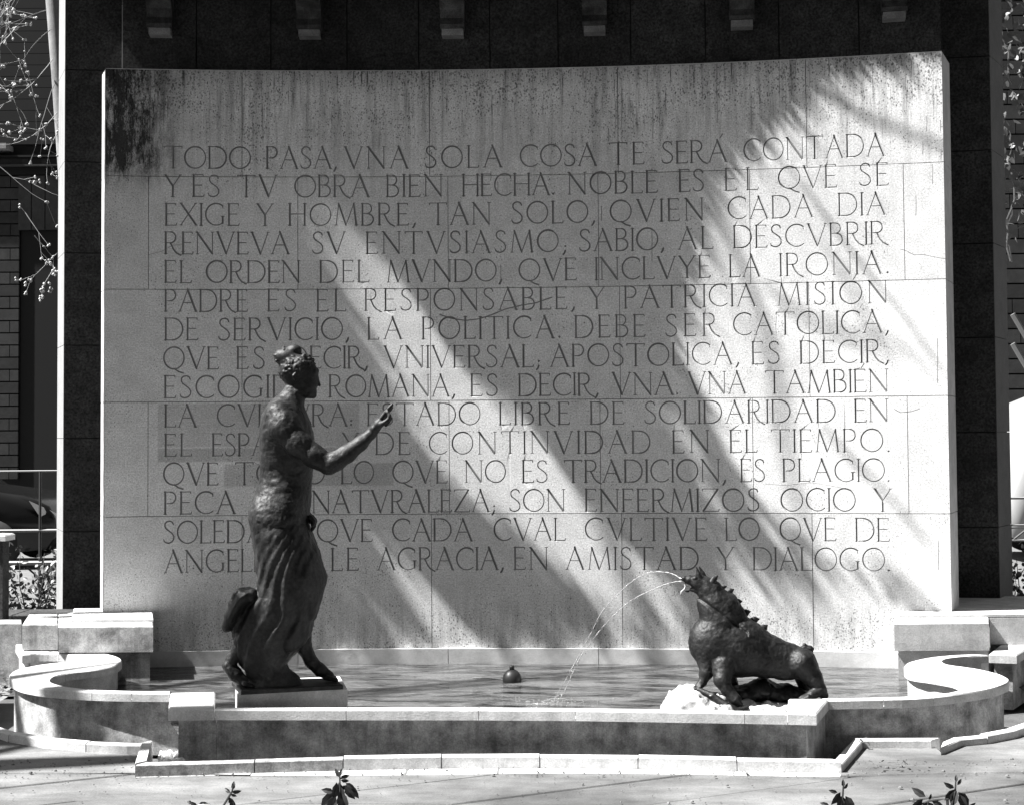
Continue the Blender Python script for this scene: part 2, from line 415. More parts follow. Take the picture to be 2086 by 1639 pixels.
# the inscription: baseline and cap line at the left end, then each word with its first and last pixel
TEXT = [
 (336, 288, [('TODO',335,511),('PASA,',542,686),('VNA',701,832),('SOLA',866,1023),('COSA',1059,1216),('TE',1242,1313),('SERÁ',1348,1482),('CONTADA',1515,1804)]),
 (397, 353, [('Y',335,363),('ES',392,448),('TV',484,565),('OBRA',600,753),('BIEN',787,902),('HECHA.',942,1129),('NOBLE',1157,1340),('ES',1383,1435),('EL',1477,1545),('QVE',1586,1706),('SE',1751,1811)]),
 (460, 415, [('EXIGE',336,488),('Y',523,553),('HOMBRE,',588,847),('TAN',875,1000),('SOLO,',1042,1212),('QVIEN',1243,1434),('CADA',1483,1658),('DIA',1708,1806)]),
 (519, 475, [('RENVEVA',335,590),('SV',636,704),('ENTVSIASMO;',746,1154),('SABIO,',1180,1353),('AL',1382,1453),('DESCVBRIR',1494,1807)]),
 (578, 534, [('EL',335,390),('ORDEN',420,612),('DEL',651,752),('MVNDO,',789,1023),('QVE',1057,1175),('INCLVYE',1213,1448),('LA',1486,1550),('IRONIA.',1589,1811)]),
 (638, 593, [('PADRE',335,505),('ES',545,604),('EL',645,705),('RESPONSABLE,',743,1171),('Y',1199,1228),('PATRICIA',1272,1541),('MISIÓN',1585,1809)]),
 (696, 651, [('DE',335,404),('SERVICIO,',445,711),('LA',749,820),('POLITICA.',860,1142),('DEBE',1171,1315),('SER',1356,1464),('CATOLICA,',1494,1811)]),
 (753, 708, [('QVE',333,446),('ES',482,540),('DECIR,',590,749),('VNIVERSAL;',782,1100),('APOSTOLICA,',1121,1506),('ES',1532,1590),('DECIR,',1630,1811)]),
 (811, 768, [('ESCOGIDA',334,640),('ROMANA,',670,927),('ES',959,1015),('DECIR,',1056,1219),('VNA.',1247,1382),('VNA',1402,1521),('TAMBIÉN',1560,1811)]),
 (870, 825, [('LA',335,401),('CVLTVRA:',442,718),('ESTADO',748,979),('LIBRE',1017,1161),('DE',1202,1272),('SOLIDARIDAD',1313,1704),('EN',1741,1811)]),
 (929, 884, [('EL',335,391),('ESPACIO',432,640),('Y',697,726),('DE',765,836),('CONTINVIDAD',874,1326),('EN',1370,1445),('EL',1487,1543),('TIEMPO.',1572,1813)]),
 (988, 943, [('QVE',333,445),('TODO',480,662),('LO',695,762),('QVE',800,912),('NO',947,1031),('ES',1064,1117),('TRADICION,',1150,1479),('ES',1509,1560),('PLAGIO.',1595,1813)]),
 (1045, 1001, [('PECA',334,480),('LA',520,575),('NATVRALEZA;',636,1009),('SON',1038,1152),('ENFERMIZOS',1192,1548),('OCIO',1591,1744),('Y',1781,1811)]),
 (1103, 1060, [('SOLEDAD.',333,590),('QVE',646,759),('CADA',799,963),('CVAL',1006,1152),('CVLTIVE',1192,1441),('LO',1478,1548),('QVE',1589,1704),('DE',1743,1813)]),
 (1162, 1118, [('ANGELICO',335,610),('LE',675,731),('AGRACIA,',769,1026),('EN',1047,1117),('AMISTAD',1153,1424),('Y',1461,1493),('DIALOGO.',1534,1813)]),
]
def text_strokes():
    zb = [wall_sz(345, b)[1] for b, c, w in TEXT]
    k = np.polyfit(range(len(zb)), zb, 1)
    H = float(np.mean([wall_sz(345, c)[1]-wall_sz(345, b)[1] for b, c, w in TEXT]))
    out = []
    for i, (b, c, words) in enumerate(TEXT):
        z = k[0]*i+k[1]
        for (w, u0, u1) in words:
            a = wall_sz(u0, b)[0]; e = wall_sz(u1, b)[0]
            wd = sum(LET[ACC.get(ch, ch)][0] for ch in w)*H
            n = len(w)
            gap = (e-a-wd)/max(n-1, 1)
            sx = 1.0
            if n > 1 and gap < 0.10*H:
                gap = 0.10*H; sx = (e-a-gap*(n-1))/wd
            if n == 1: sx = 1.0
            x = a
            for ch in w:
                base = ACC.get(ch, ch)
                lw, st = LET[base]
                jz = rnd.uniform(-0.0015, 0.0015)
                for pts, sw in st:
                    out.append(([(x+px*H*sx, z+jz+py*H) for px, py in pts], sw*H*rnd.uniform(0.92, 1.1)))
                if ch in ACC:
                    cx = x+lw*H*sx*0.62
                    out.append(([(cx, z+1.08*H), (cx+0.12*H, z+1.27*H)], 0.05*H))
                x += lw*H*sx+gap
    return out
def px_poly(pts, w):
    return ([wall_sz(u, v) for u, v in pts], w)
CRACKS = [px_poly([(896, 641), (920, 649), (948, 653), (975, 650), (1000, 642), (1029, 630), (1062, 622), (1092, 617), (1124, 606)], 0.008),
          px_poly([(1835, 508), (1848, 512), (1862, 520), (1880, 519), (1900, 523), (1932, 529)], 0.004),
          px_poly([(1822, 833), (1834, 840), (1856, 838), (1874, 832)], 0.005),
          px_poly([(1560, 985), (1600, 988), (1650, 982), (1700, 990), (1740, 998)], 0.003),
          px_poly([(1540, 860), (1566, 858), (1590, 864)], 0.003),
          px_poly([(300, 520), (330, 512), (352, 500), (370, 498)], 0.003)]
for (u, v, l) in ((1240, 262, 26), (1461, 216, 34), (1330, 222, 60), (1856, 120, 38), (1858, 180, 22), (1888, 238, 30), (1916, 245, 22), (1880, 290, 24), (1917, 305, 22), (1900, 335, 40), (1866, 400, 40),
                  (1328, 470, 62), (1216, 530, 50), (1225, 420, 30), (1126, 95, 1), (1014, 370, 26), (1000, 350, 18), (1318, 150, 26), (1190, 160, 20), (895, 140, 24), (1110, 130, 40), (1020, 540, 40), (1912, 1100, 60), (1910, 690, 90)):
    if l > 5: CRACKS.append(px_poly([(u, v), (u+0.5, v+l*0.4), (u, v+l)], 0.0045))

def stroke_outline(pts, w):
    P = [Vector(p) for p in pts]; n = len(P); hw = w/2
    L, R = [], []
    for i in range(n):
        if i == 0: t = (P[1]-P[0]).normalized(); m = 1
        elif i == n-1: t = (P[-1]-P[-2]).normalized(); m = 1
        else:
            a = (P[i]-P[i-1]).normalized(); b = (P[i+1]-P[i]).normalized(); t = (a+b).normalized(); m = 1/max(0.5, t.dot(b))
        nn = Vector((-t.y, t.x))*hw*m
        L.append(P[i]+nn); R.append(P[i]-nn)
    t0 = P[0]-(P[1]-P[0]).normalized()*hw; t1 = P[-1]+(P[-1]-P[-2]).normalized()*hw
    return [t0]+L+[t1]+R[::-1]

def carved_panel(name, s0, s1, z0, z1, strokes, mats, parent, tone):
    g = 0.0022
    s0 += g; s1 -= g; z0 += g; z1 -= g
    V, E = [], []
    def poly(pts, closed=True):
        b = len(V); V.extend([(p[0], p[1]) for p in pts]); n = len(pts)
        E.extend([(b+i, b+i+1) for i in range(n-1)])
        if closed: E.append((b+n-1, b))
    poly([(s0, z0), (s1, z0), (s1, z1), (s0, z1)])
    n = max(2, int((s1-s0)/0.2))
    for i in range(1, n):
        x = s0+(s1-s0)*i/n; poly([(x, z0), (x, z1)], False)
    mine = []
    for pts, w in strokes:
        if max(p[0] for p in pts) < s0-w or min(p[0] for p in pts) > s1+w or max(p[1] for p in pts) < z0-w or min(p[1] for p in pts) > z1+w: continue
        mine.append((pts, w)); poly(stroke_outline(pts, w)); poly(pts, False)
    r = geometry.delaunay_2d_cdt([Vector(v) for v in V], E, [], 0, 1e-6, False)
    vs = np.array([tuple(v) for v in r[0]]); fs = r[2]
    dep = np.zeros(len(vs))
    A, B, W = [], [], []
    for pts, w in mine:
        for a, b in zip(pts, pts[1:]): A.append(a); B.append(b); W.append(w/2)
    if A:
        A = np.array(A); B = np.array(B); W = np.array(W); AB = B-A; LL = (AB**2).sum(1)+1e-12
        for i0 in range(0, len(vs), 2000):
            q = vs[i0:i0+2000, None, :]
            t = np.clip(((q-A)*AB).sum(2)/LL, 0, 1)
            d = np.linalg.norm(q-(A+t[..., None]*AB), axis=2)
            dep[i0:i0+2000] = np.maximum(0, (W-d).max(1))
    dep[dep < 1.5e-5] = 0
    def inside_any(c, A, AB, LL, W):
        if not len(A): return False
        t = np.clip(((c-A)*AB).sum(1)/LL, 0, 1)
        return bool((np.linalg.norm(c-(A+t[:, None]*AB), axis=1) < W*1.02).any())
    if not len(A): AB = LL = None
    F2, MI = [], []
    for f in fs:
        c = vs[list(f)].mean(0)
        if c[0] < s0 or c[0] > s1 or c[1] < z0 or c[1] > z1: continue
        F2.append(tuple(f)); MI.append(1 if inside_any(c, A, AB, LL, W) else 0)
    used = sorted({i for f in F2 for i in f}); mp = {o: k for k, o in enumerate(used)}
    P = [arc_pt(vs[i][0], vs[i][1], min(0.009, dep[i]*1.25)) for i in used]
    UV = [(vs[i][0], vs[i][1]) for i in used]
    F3 = [tuple(mp[i] for i in f) for f in F2]
    cnt = {}
    for f in F3:
        for a, b in zip(f, f[1:]+f[:1]):
            k = (min(a, b), max(a, b)); cnt[k] = cnt.get(k, []) + [(a, b)]
    back = {}
    for k, e in list(cnt.items()):
        if len(e) == 1:
            a, b = e[0]
            for i in (a, b):
                if i not in back:
                    back[i] = len(P); P.append(arc_pt(UV[i][0], UV[i][1], 0.03)); UV.append(UV[i])
            F3.append((b, a, back[a], back[b])); MI.append(0)
    me = bpy.data.meshes.new(name)
    me.from_pydata(P, [], F3); me.polygons.foreach_set('material_index', MI)
    uvl = me.uv_layers.new(name='UVMap')
    li = np.zeros(len(me.loops), dtype=np.int32); me.loops.foreach_get('vertex_index', li)
    uvl.data.foreach_set('uv', np.array(UV)[li].ravel())
    at = me.attributes.new('tone', 'FLOAT', 'POINT'); at.data.foreach_set('value', [tone]*len(P))
    return link(name, me, parent, mats)

WALLM = wall_material()
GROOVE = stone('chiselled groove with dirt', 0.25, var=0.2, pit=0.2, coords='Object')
MORTAR = plain('joint mortar', 0.16, 0.95)
COREM = stone('limestone core', 0.48, var=0.12)
LIME = stone('pale worn limestone', 0.50, var=0.18, pit=0.75, stain=0.32, grain=0.2, streak=0.12, pitscale=45)
LIMED = stone('stained basin limestone', 0.42, var=0.3, pit=0.85, stain=0.7, grain=0.3, streak=0.35, pitscale=42)
GRAN = stone('dark granite', 0.035, var=0.45, pit=0.3, stain=0.5, grain=0.9, gs=62, bump=0.2, rough=0.8)
FLANK = stone('sunlit flank stone', 0.21, var=0.08, pit=0.2, stain=0.15, streak=0.2)  # pillar stone with sunlight put into its lighter colour

iw = empty('inscribed_wall', (WX, WY, 0), 'tall curved limestone wall carved with fifteen lines of Roman capitals, behind the pool', 'monument')
strokes = text_strokes()+CRACKS
def s_at(u): return wall_sz(u, 700)[0]
def z_at(v): return wall_sz(1075, v)[1]
rows = [(ZT, z_at(357)), (z_at(357), z_at(586)), (z_at(586), z_at(814)), (z_at(814), z_at(1045)), (z_at(1045), 0.10)]
ja = [S0, s_at(493), s_at(877), s_at(1263), s_at(1649), S1]
jb = [S0, s_at(302), s_at(607), s_at(914), s_at(1221), s_at(1531), s_at(1846), S1]
nrow = 0
for r, (zt, zb) in enumerate(rows):
    js = ja if r in (0, 2, 4) else jb
    for a, b in zip(js, js[1:]):
        t = rnd.uniform(0.95, 1.05)*(1.02 if r in (2, 3) else 0.98)
        carved_panel('stone_panel', a, b, zb, zt, strokes, [WALLM, GROOVE], iw, t)
# the core behind the panels, with radial ends
def arc_slab(name, s0, s1, z0, z1, b0, b1, mat, parent, n=24, bevel=False):
    m = MB(); P = []
    for i in range(n+1):
        s = s0+(s1-s0)*i/n
        P.append((arc_pt(s, z0, b0), arc_pt(s, z0, b1), arc_pt(s, z1, b1), arc_pt(s, z1, b0)))
    vs = [q for p in P for q in p]; fs = []
    for i in range(n):
        for k in range(4):
            fs.append((i*4+k, (i+1)*4+k, (i+1)*4+(k+1) % 4, i*4+(k+1) % 4))
    fs += [(0, 1, 2, 3), (n*4+3, n*4+2, n*4+1, n*4)]
    m.add(vs, fs)
    return m.build(name, mat, parent)
arc_slab('core', S0+0.004, S1-0.004, 0.0, ZT-0.004, 0.024, 0.24, MORTAR, iw)
# radial end stones and a thin cap course, one per row
for r, (zt, zb) in enumerate(rows):
    for (s_, b_, u_, d_) in ((S0, .0033, 205.5, 10.02), (S1, .0033, 1947.5, 9.86)):
        p_ = on_d(u_, 886, d_); m = MB(); m.prism([arc_pt(s_, 0, b_)[:2], (p_.x, p_.y), arc_pt(s_*(1-.004), 0, .24)[:2]], zb+0.002, zt-0.002); m.build('end_stone', COREM, iw)
for i in range(6):
    a = S0+(S1-S0)*i/6; b = S0+(S1-S0)*(i+1)/6
    arc_slab('cap_stone', a+0.002, b-0.002, ZT-0.0035, ZT+0.004, 0.003, 0.25, COREM, iw, 4)
# base course standing proud of the wall foot
SL, SR = s_at(300), s_at(1840)
for i in range(5):
    a = SL+(SR-SL)*i/5; b = SL+(SR-SL)*(i+1)/5
    arc_slab('base_course', a+0.002, b-0.002, -0.05, 0.178, -0.035, 0.0, COREM, iw, 5)

# ------------------------------------------------------------------ the dark portal behind the wall
port = empty('granite_portal', (WX, WY+0.8, 0), 'dark granite portal with two tall pillars framing the carved wall from behind', 'portal')
def foot(pts): return [(lambda p: (p.x, p.y))(on_d(u, 886, d)) for u, d in pts]
ZP = [0.30]+[1.65+0.685*n for n in range(-1, 7)]
ZP = [0.30, 0.965, 1.65, 2.335, 3.02, 3.70, 4.39, 5.07, 5.9]
for (fp, flank) in ((foot([(130, 10.50), (246, 10.56), (246, 10.95), (117.5, 10.85)]), 0), (foot([(1915, 10.36), (2030, 10.30), (2056, 10.62), (1915, 10.8)]), 1)):
    for a, b in zip(ZP, ZP[1:]):
        m = MB(); m.prism(fp, a+0.003, b-0.003, bevel=0.004); m.build('pillar_block', GRAN, port)
    m = MB(); m.prism(inset(fp, 0.012) if True else fp, 0.3, 5.9); m.build('pillar_core', plain('pillar joint', 0.02), port)
# pillar flanks in a lighter tone: light falling there put into the colour
def quad_slab(name, a, b, th, z0, z1, mat, parent, side=1):
    a = Vector(a); b = Vector(b); t = (b-a).normalized(); n = Vector((-t.y, t.x))*th*side
    m = MB(); m.prism([tuple(a), tuple(b), tuple(b+n), tuple(a+n)], z0, z1); return m.build(name, mat, parent)
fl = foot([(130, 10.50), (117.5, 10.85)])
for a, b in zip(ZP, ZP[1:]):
    quad_slab('lit_flank', fl[0], fl[1], 0.004, a+0.002, b-0.002, FLANK, port, -1 if False else 1)
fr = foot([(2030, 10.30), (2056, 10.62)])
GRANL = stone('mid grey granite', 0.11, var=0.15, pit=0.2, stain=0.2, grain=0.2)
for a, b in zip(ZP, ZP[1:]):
    quad_slab('lit_flank', fr[0], fr[1], 0.004, a+0.002, b-0.002, GRANL, port, -1)
# curved back wall of upright slabs
BB = 0.62
def bs(u): return wall_sz(u, 100, WR+BB)[0]
us = [249, 400, 552, 707, 853, 998, 1137, 1285, 1437, 1587, 1750, 1918]
for a, b in zip(us, us[1:]):
    arc_slab('back_slab', bs(a)+0.004, bs(b)-0.004, 0.3, 5.3, BB, BB+0.10, GRAN, port, 3)
arc_slab('back_core', bs(249)+0.01, bs(1918)-0.01, 0.3, 5.3, BB+0.02, BB+0.16, plain('back joint', 0.015), port, 16)
arc_slab('lit_edge', bs(249)-0.004, bs(249)+0.0035, 0.5, 4.86, BB+0.004, BB+0.15, FLANK, port, 1)  # panel edge lightened to paint the sun on it
BRK = stone('dark bracket stone', 0.06, var=0.5, stain=0.8, grain=0.4, streak=0.6); BRKD = stone('bracket drop stone', 0.2, var=0.3, stain=0.4, grain=0.3)  # bracket bodies darker and streakier than their drops
# brackets under the cornice, and the cornice itself above the picture
for u, vb in ((327, 38), (631, 43), (922, 46), (1211, 40), (1511, 28), (1821, 8)):
    s = wall_sz(u, 30, WR+BB-0.06)[0]
    zb = 4.615
    fl_ = MB()
    def bar(s0, s1, z0, z1, b0, b1, m=fl_):
        P = [arc_pt(x, z, b) for z in (z0, z1) for (x, b) in ((s0, b0), (s1, b0), (s1, b1), (s0, b1))]
        m.add(P, [(3, 2, 1, 0), (4, 5, 6, 7), (0, 1, 5, 4), (1, 2, 6, 5), (2, 3, 7, 6), (3, 0, 4, 7)])
    w = 0.088
    # scroll: profile in (back, z)
    prof = [(BB+0.0, 5.05), (BB-0.22, 5.05), (BB-0.225, 4.92), (BB-0.19, 4.84), (BB-0.13, 4.80), (BB-0.115, 4.74), (BB-0.135, 4.69), (BB-0.125, 4.665), (BB-0.0, 4.665)]
    n = len(prof)
    P = [arc_pt(s-w, z, b) for b, z in prof]+[arc_pt(s+w, z, b) for b, z in prof]
    fl_.add(P, [tuple(range(n)), tuple(range(n, 2*n))[::-1]]+[(i, n+i, n+(i+1) % n, (i+1) % n) for i in range(n)])
    br = fl_.build('bracket', BRK, port)
    d_ = MB(); bar(s-w*0.87, s+w*0.87, zb, 4.663, BB-0.11, BB-0.002, d_)
    d_.build('drop', BRKD, br)
arc_slab('cornice', bs(150), bs(2000), 5.05, 5.35, BB-0.5, BB+0.6, GRAN, port, 16)

# ------------------------------------------------------------------ fountain basin
ZC, ZW = 0.25, 0.075
def P2(u, v, z=ZC):
    p = on_z(u, v, z); return (p.x, p.y)
A_ = [((346,1410),(346,1406.8)),((268,1409.5),(268,1405.8)),((187,1407.5),(201,1403.6)),((107,1402.5),(150,1399.5)),((70,1397.5),(125,1395)),((40,1390.5),(110,1391)),((22,1381),(103.5,1387)),
 ((19,1373),(103,1384)),((32,1363.5),(106,1380)),((54,1358),(114,1375.5)),((80,1353),(134,1370)),((112,1349),(161,1366)),((142,1346.5),(187,1363.5)),((158,1344.4),(214,1359)),
 ((166,1342),(236,1353.5)),((169,1339),(246,1347)),((166,1335.5),(248,1343)),((155,1332.8),(240,1337)),((125,1330.9),(220,1331.5)),((98,1330.3),(187,1328)),((72,1330.6),(150,1326.3)),((47,1332),(110,1325.8))]
B_ = [((1674,1424.9),(1674,1421.2)),((1800,1422.5),(1800,1419)),((1851,1421),(1850,1417)),((1902,1417.7),(1885,1415)),((1954,1411.7),(1925,1411)),((2005,1404),(1948,1406.5)),((2030,1398),(1960,1402.5)),
 ((2051,1390),(1964,1399)),((2056,1384),(1962,1394)),((2053,1380),(1957,1390)),((2039,1373),(1950,1386)),((2022,1368),(1940,1382)),((1996,1362),(1920,1378)),((1971,1358),(1905,1375.5)),
 ((1944,1354.5),(1890,1373)),((1928,1351.5),(1868,1370)),((1920,1347),(1850,1366)),((1921,1343.5),(1842,1359)),((1928,1340.5),(1843,1354)),((1945,1338),(1853,1347.5)),((1971,1335.7),(1889,1339)),((1995,1334),(1935,1334)),((2014,1333),(1980,1331.6))]
def smooth_pairs(L, k=3):
    O = [Vector(P2(*a)) for a, b in L]; I = [Vector(P2(*b)) for a, b in L]
    def cr(P):
        out = []
        for i in range(len(P)-1):
            p0, p1, p2, p3 = P[max(i-1, 0)], P[i], P[i+1], P[min(i+2, len(P)-1)]
            for j in range(k):
                t = j/k
                out.append(0.5*((2*p1)+(p2-p0)*t+(2*p0-5*p1+4*p2-p3)*t*t+(3*p1-p0-3*p2+p3)*t**3))
        return out+[P[-1]]
    return cr(O), cr(I)
basin = empty('fountain_basin', (WX, 8.4, 0), 'low stone fountain basin with straight front and S-shaped curved ends below the carved wall', 'fountain')
def strip(name, O, I, z0, z1, mat, bev=0.008):
    m = MB(); n = len(O)
    def mid(o, i, t): return o+(i-o)*t
    vs = []
    for o, i in zip(O, I):
        w = max((i-o).length, 1e-4); b = min(bev/w, 0.2)
        oo, ii = mid(o, i, b), mid(o, i, 1-b)
        vs += [(o.x, o.y, z0), (o.x, o.y, z1-bev), (oo.x, oo.y, z1), (ii.x, ii.y, z1), (i.x, i.y, z1-bev), (i.x, i.y, z0)]
    fs = []
    for k in range(n-1):
        for j in range(6):
            a, b = k*6+j, k*6+(j+1) % 6
            fs.append((a, b, b+6, a+6))
    fs += [tuple(range(6))[::-1], tuple(range((n-1)*6, n*6))]
    m.add(vs, fs); m.mi = [0]*len(m.f)
    o = m.build(name, mat, basin)
    bmfix(o.data)
    return o
import bmesh
def bmfix(me):
    b = bmesh.new(); b.from_mesh(me); bmesh.ops.recalc_face_normals(b, faces=b.faces); b.to_mesh(me); b.free()
def shorten(O, I, g=0.0015):
    O = list(O); I = list(I)
    for L in (O, I):
        d = (L[1]-L[0]); L[0] = L[0]+d.normalized()*min(g, d.length*0.3)
        d = (L[-2]-L[-1]); L[-1] = L[-1]+d.normalized()*min(g, d.length*0.3)
    return O, I
KS = 3
def end_run(L, cuts):
    O, I = smooth_pairs(L, KS)
    idx = [0]+[c*KS for c in cuts]+[len(O)-1]
    for a, b in zip(idx, idx[1:]):
        o, i = shorten(O[a:b+1], I[a:b+1]); strip('coping_stone', o, i, ZC-0.05, ZC, LIME)
    # wall below, set back under the coping on the outside and inside
    WO, WI = [], []
    for o, i in zip(O, I):
        d = (i-o); w = d.length; d = d/max(w, 1e-5)
        WO.append(o+d*0.045); WI.append(o+d*max(w-0.035, 0.11))
    c = 9*KS
    for W_ in (WO, WI): W_[0] = W_[0]-(W_[1]-W_[0]).normalized()*.16
    strip('basin_wall', WO[:c+1], WI[:c+1], -0.10, ZC-0.051, LIMED, 0.001); strip('basin_wall', WO[c:], WI[c:], -0.10, ZC-0.051, LIME, 0.001)
end_run(A_, [1, 2, 6, 10, 15, 19]); end_run(B_, [1, 3, 7, 11, 13, 17, 20])
# straight front: narrow rim with a wide slab at each end
def slab(name, pts, z0, z1, mat, bev=0.008, par=None):
    m = MB(); m.prism([tuple(p) for p in pts], z0, z1, bevel=bev); o = m.build(name, mat, par or basin); bmfix(o.data); return o
fx = [(437, 1443.6), (705, 1443.6), (975, 1443.8), (1172, 1445), (1517, 1450.5), (1604, 1452)]
FR = [Vector(P2(*p)) for p in fx]
back = Vector((0.0, 0.055))
for a, b in zip(FR, FR[1:]):
    d = (b-a).normalized()*0.0015
    strip('coping_stone', [a+d, b-d], [a+back+d, b+back-d], ZC-0.056, ZC, LIME)
    strip('basin_wall', [a+Vector((0, .042)), b+Vector((0, .042))], [a+Vector((0, .14)), b+Vector((0, .14))], -0.10, ZC-0.057, LIMED, 0.001)
lc = [P2(342.5, 1445), P2(436.6, 1443.7), P2(438.5, 1408), P2(347.5, 1409.8)]
slab('corner_slab', lc, ZC-0.056, ZC, LIME)
lw = [Vector(lc[0])+Vector((.042, .042)), Vector(lc[1])+Vector((0, .042)), Vector(lc[2])+Vector((-.0, -.01)), Vector(lc[3])+Vector((.045, .01))]
slab('basin_wall', lw, -0.10, ZC-0.057, LIMED, 0.001)
rc = [P2(1604.5, 1452.2), P2(1663, 1453.4), P2(1688, 1423.4), P2(1606, 1423.2)]
slab('corner_slab', rc, ZC-0.056, ZC+0.003, LIME)
rw = [Vector(rc[0])+Vector((0, .042)), Vector(rc[1])+Vector((-.045, .042)), Vector(rc[2])+Vector((-.012, .03)), Vector(rc[3])+Vector((0, .03))]
slab('basin_wall', rw, -0.10, ZC-0.057, LIMED, 0.001)
# slabs running back at the outer ends
slab('return_slab', [P2(45, 1333.2), P2(110, 1325.3), P2(101, 1307.5), P2(27, 1303.5)], ZC-0.055, ZC+0.002, LIME)
slab('basin_wall', [P2(52, 1331), P2(104, 1324.5), P2(96, 1309.5), P2(35, 1306)], -0.1, ZC-0.056, LIME, 0.001)
slab('return_slab', [P2(2014, 1331.2), P2(2071, 1333.2), P2(2110, 1310), P2(2110, 1305), P2(2040, 1311)], ZC-0.055, ZC+0.002, LIME)
slab('basin_wall', [P2(2025, 1330), P2(2062, 1331), P2(2100, 1311), P2(2100, 1307), P2(2046, 1312)], -0.1, ZC-0.056, LIMED, 0.001)
# square blocks at both ends of the wall foot
def px_block(name, u0, u1, z0, z1, D0, depth, mat, bev=0.006, ub0=None, ub1=None):
    f = [on_d(u0, 1300, D0), on_d(u1, 1300, D0), on_d(u1 if ub1 is None else ub1, 1300, D0+depth), on_d(u0 if ub0 is None else ub0, 1300, D0+depth)]
    return slab(name, [(p.x, p.y) for p in f], z0, z1, mat, bev)
px_block('end_block', 118.8, 312, 0.26, 0.428, 9.30, 0.75, LIMED, ub1=311)
px_block('end_block', 45, 117.6, 0.26, 0.429, 9.42, 0.62, LIMED, ub0=60)
px_block('block_foot', 119.5, 305.5, -0.1, 0.258, 9.32, 0.7, LIMED, ub1=305)
px_block('block_foot', 48, 118, -0.1, 0.258, 9.50, 0.5, LIMED)
px_block('top_slab', 145, 312.2, 0.43, 0.452, 9.50, 0.6, LIME, ub0=150, ub1=310)
px_block('end_block', 1822, 2015, 0.255, 0.432, 9.16, 0.75, LIME, ub0=1823)
px_block('end_block', 2016.5, 2200, 0.255, 0.433, 9.42, 0.62, LIME)
px_block('block_foot', 1829, 2013, -0.1, 0.253, 9.19, 0.7, LIME, ub0=1829)
px_block('block_foot', 2017, 2200, -0.1, 0.253, 9.5, 0.5, LIMED)
px_block('top_slab', 1832, 2300, 0.434, 0.456, 9.42, 1.0, LIME)
# pool floor and water
def sheet(name, pts, z, mat, kind=None, parent=None, label=None):
    m = MB(); m.add([(p[0], p[1], z) for p in pts], [tuple(range(len(pts)))]); o = m.build(name, mat, parent); tag(o, label, None, None, kind); return o
# water: clipped to the basin, one sheet
WOUT = [P2(440, 1442), P2(1604, 1449), P2(1610, 1421)]
Ob, Ib = smooth_pairs(B_, 2); Oa, Ia = smooth_pairs(A_, 2)
wpts = [FR[0]+Vector((-.2, .1)), FR[-1]+Vector((.1, .1))]
wpts += [o+(i-o).normalized()*max(.075, (i-o).length*0.5) for o, i in zip(Ob[:int(17*2)], Ib[:int(17*2)])]
wpts += [Vector((on_d(1900, 1300, 9.4).x, on_d(1900, 1300, 9.4).y)), Vector((arc_pt(SR, 0, .02)[0:2]))]
for i in range(8): wpts.append(Vector(arc_pt(SR+(SL-SR)*(i+1)/8, 0, 0.02)[0:2]))
wpts += [Vector((on_d(250, 1300, 9.4).x, on_d(250, 1300, 9.4).y))]
wpts += [o+(i-o).normalized()*max(.075, (i-o).length*0.5) for o, i in zip(Oa[:int(16*2)], Ia[:int(16*2)])][::-1]
m = MB(); m.add([(p.x, p.y, ZW) for p in wpts], [tuple(range(len(wpts)))])
wat = m.build('pool_water', water_material()); tag(wat, 'dark rippled water of the shallow pool', kind='structure')
# ------------------------------------------------------------------ ground, paving, kerbs
GM = ground_material('sandy concrete'); GM2 = ground_material('pale trodden sand', 1.25); SOIL = stone('dark damp soil', 0.07, var=0.4, grain=0.4)
g = MB(); g.add([(-150, -40, -0.12), (150, -40, -0.12), (150, 200, -0.12), (-150, 200, -0.12)], [(0, 1, 2, 3)])
tag(g.build('ground', SOIL), kind='structure')
# front edge of the paving = outer line of the kerb round the basin
K_ = [(-260, 1440), (-120, 1455), (-40, 1467), (0, 1475), (36, 1486), (107, 1498), (187, 1504.5), (268, 1508), (311, 1508.6), (300, 1549.5), (420, 1546.5), (520, 1543.5), (700, 1538.5), (900, 1535), (1100, 1534), (1300, 1536), (1500, 1540.5), (1695, 1543.5), (1738, 1497), (1915, 1496.5), (1921, 1503), (1940, 1494), (1995, 1489), (2048, 1479), (2086, 1466), (2200, 1440), (2330, 1400)]
ZK = 0.062
KP = [Vector(P2(u, v, ZK)) for u, v in K_]
def offs(P, d):
    out = []
    for i, p in enumerate(P):
        a = (p-P[i-1]).normalized() if i else (P[1]-P[0]).normalized()
        b = (P[i+1]-p).normalized() if i < len(P)-1 else a
        na, nb = Vector((a.y, -a.x)), Vector((b.y, -b.x)); mm = (na+nb)
        mm = mm/max(mm.length_squared, 0.4)*2
        out.append(p+mm*d)
    return out
KO = offs(KP, 0.055)
kerb = empty('kerb', (0, 7, 0), 'narrow stone kerb following the outline of the basin', kind='structure')
segs = [(0, 4), (4, 6), (6, 8), (8, 9), (9, 11), (11, 12), (12, 13), (13, 14), (14, 15), (15, 16), (16, 17), (17, 18), (18, 19), (20, 22), (22, 24), (24, 26)]
for a, b in segs:
    o, i = shorten(KO[a:b+1], KP[a:b+1], 0.003)
    jz = rnd.uniform(-0.006, 0.006)
    flat = a < 8 or a >= 17
    m_ = LIME if not (9 <= a <= 11) else LIMED
    s = strip('kerb_stone', o, i, -0.12, ZK+jz-(0.012 if flat else 0), m_, 0.006); s.parent = kerb; s.matrix_parent_inverse = parent_inv(kerb)
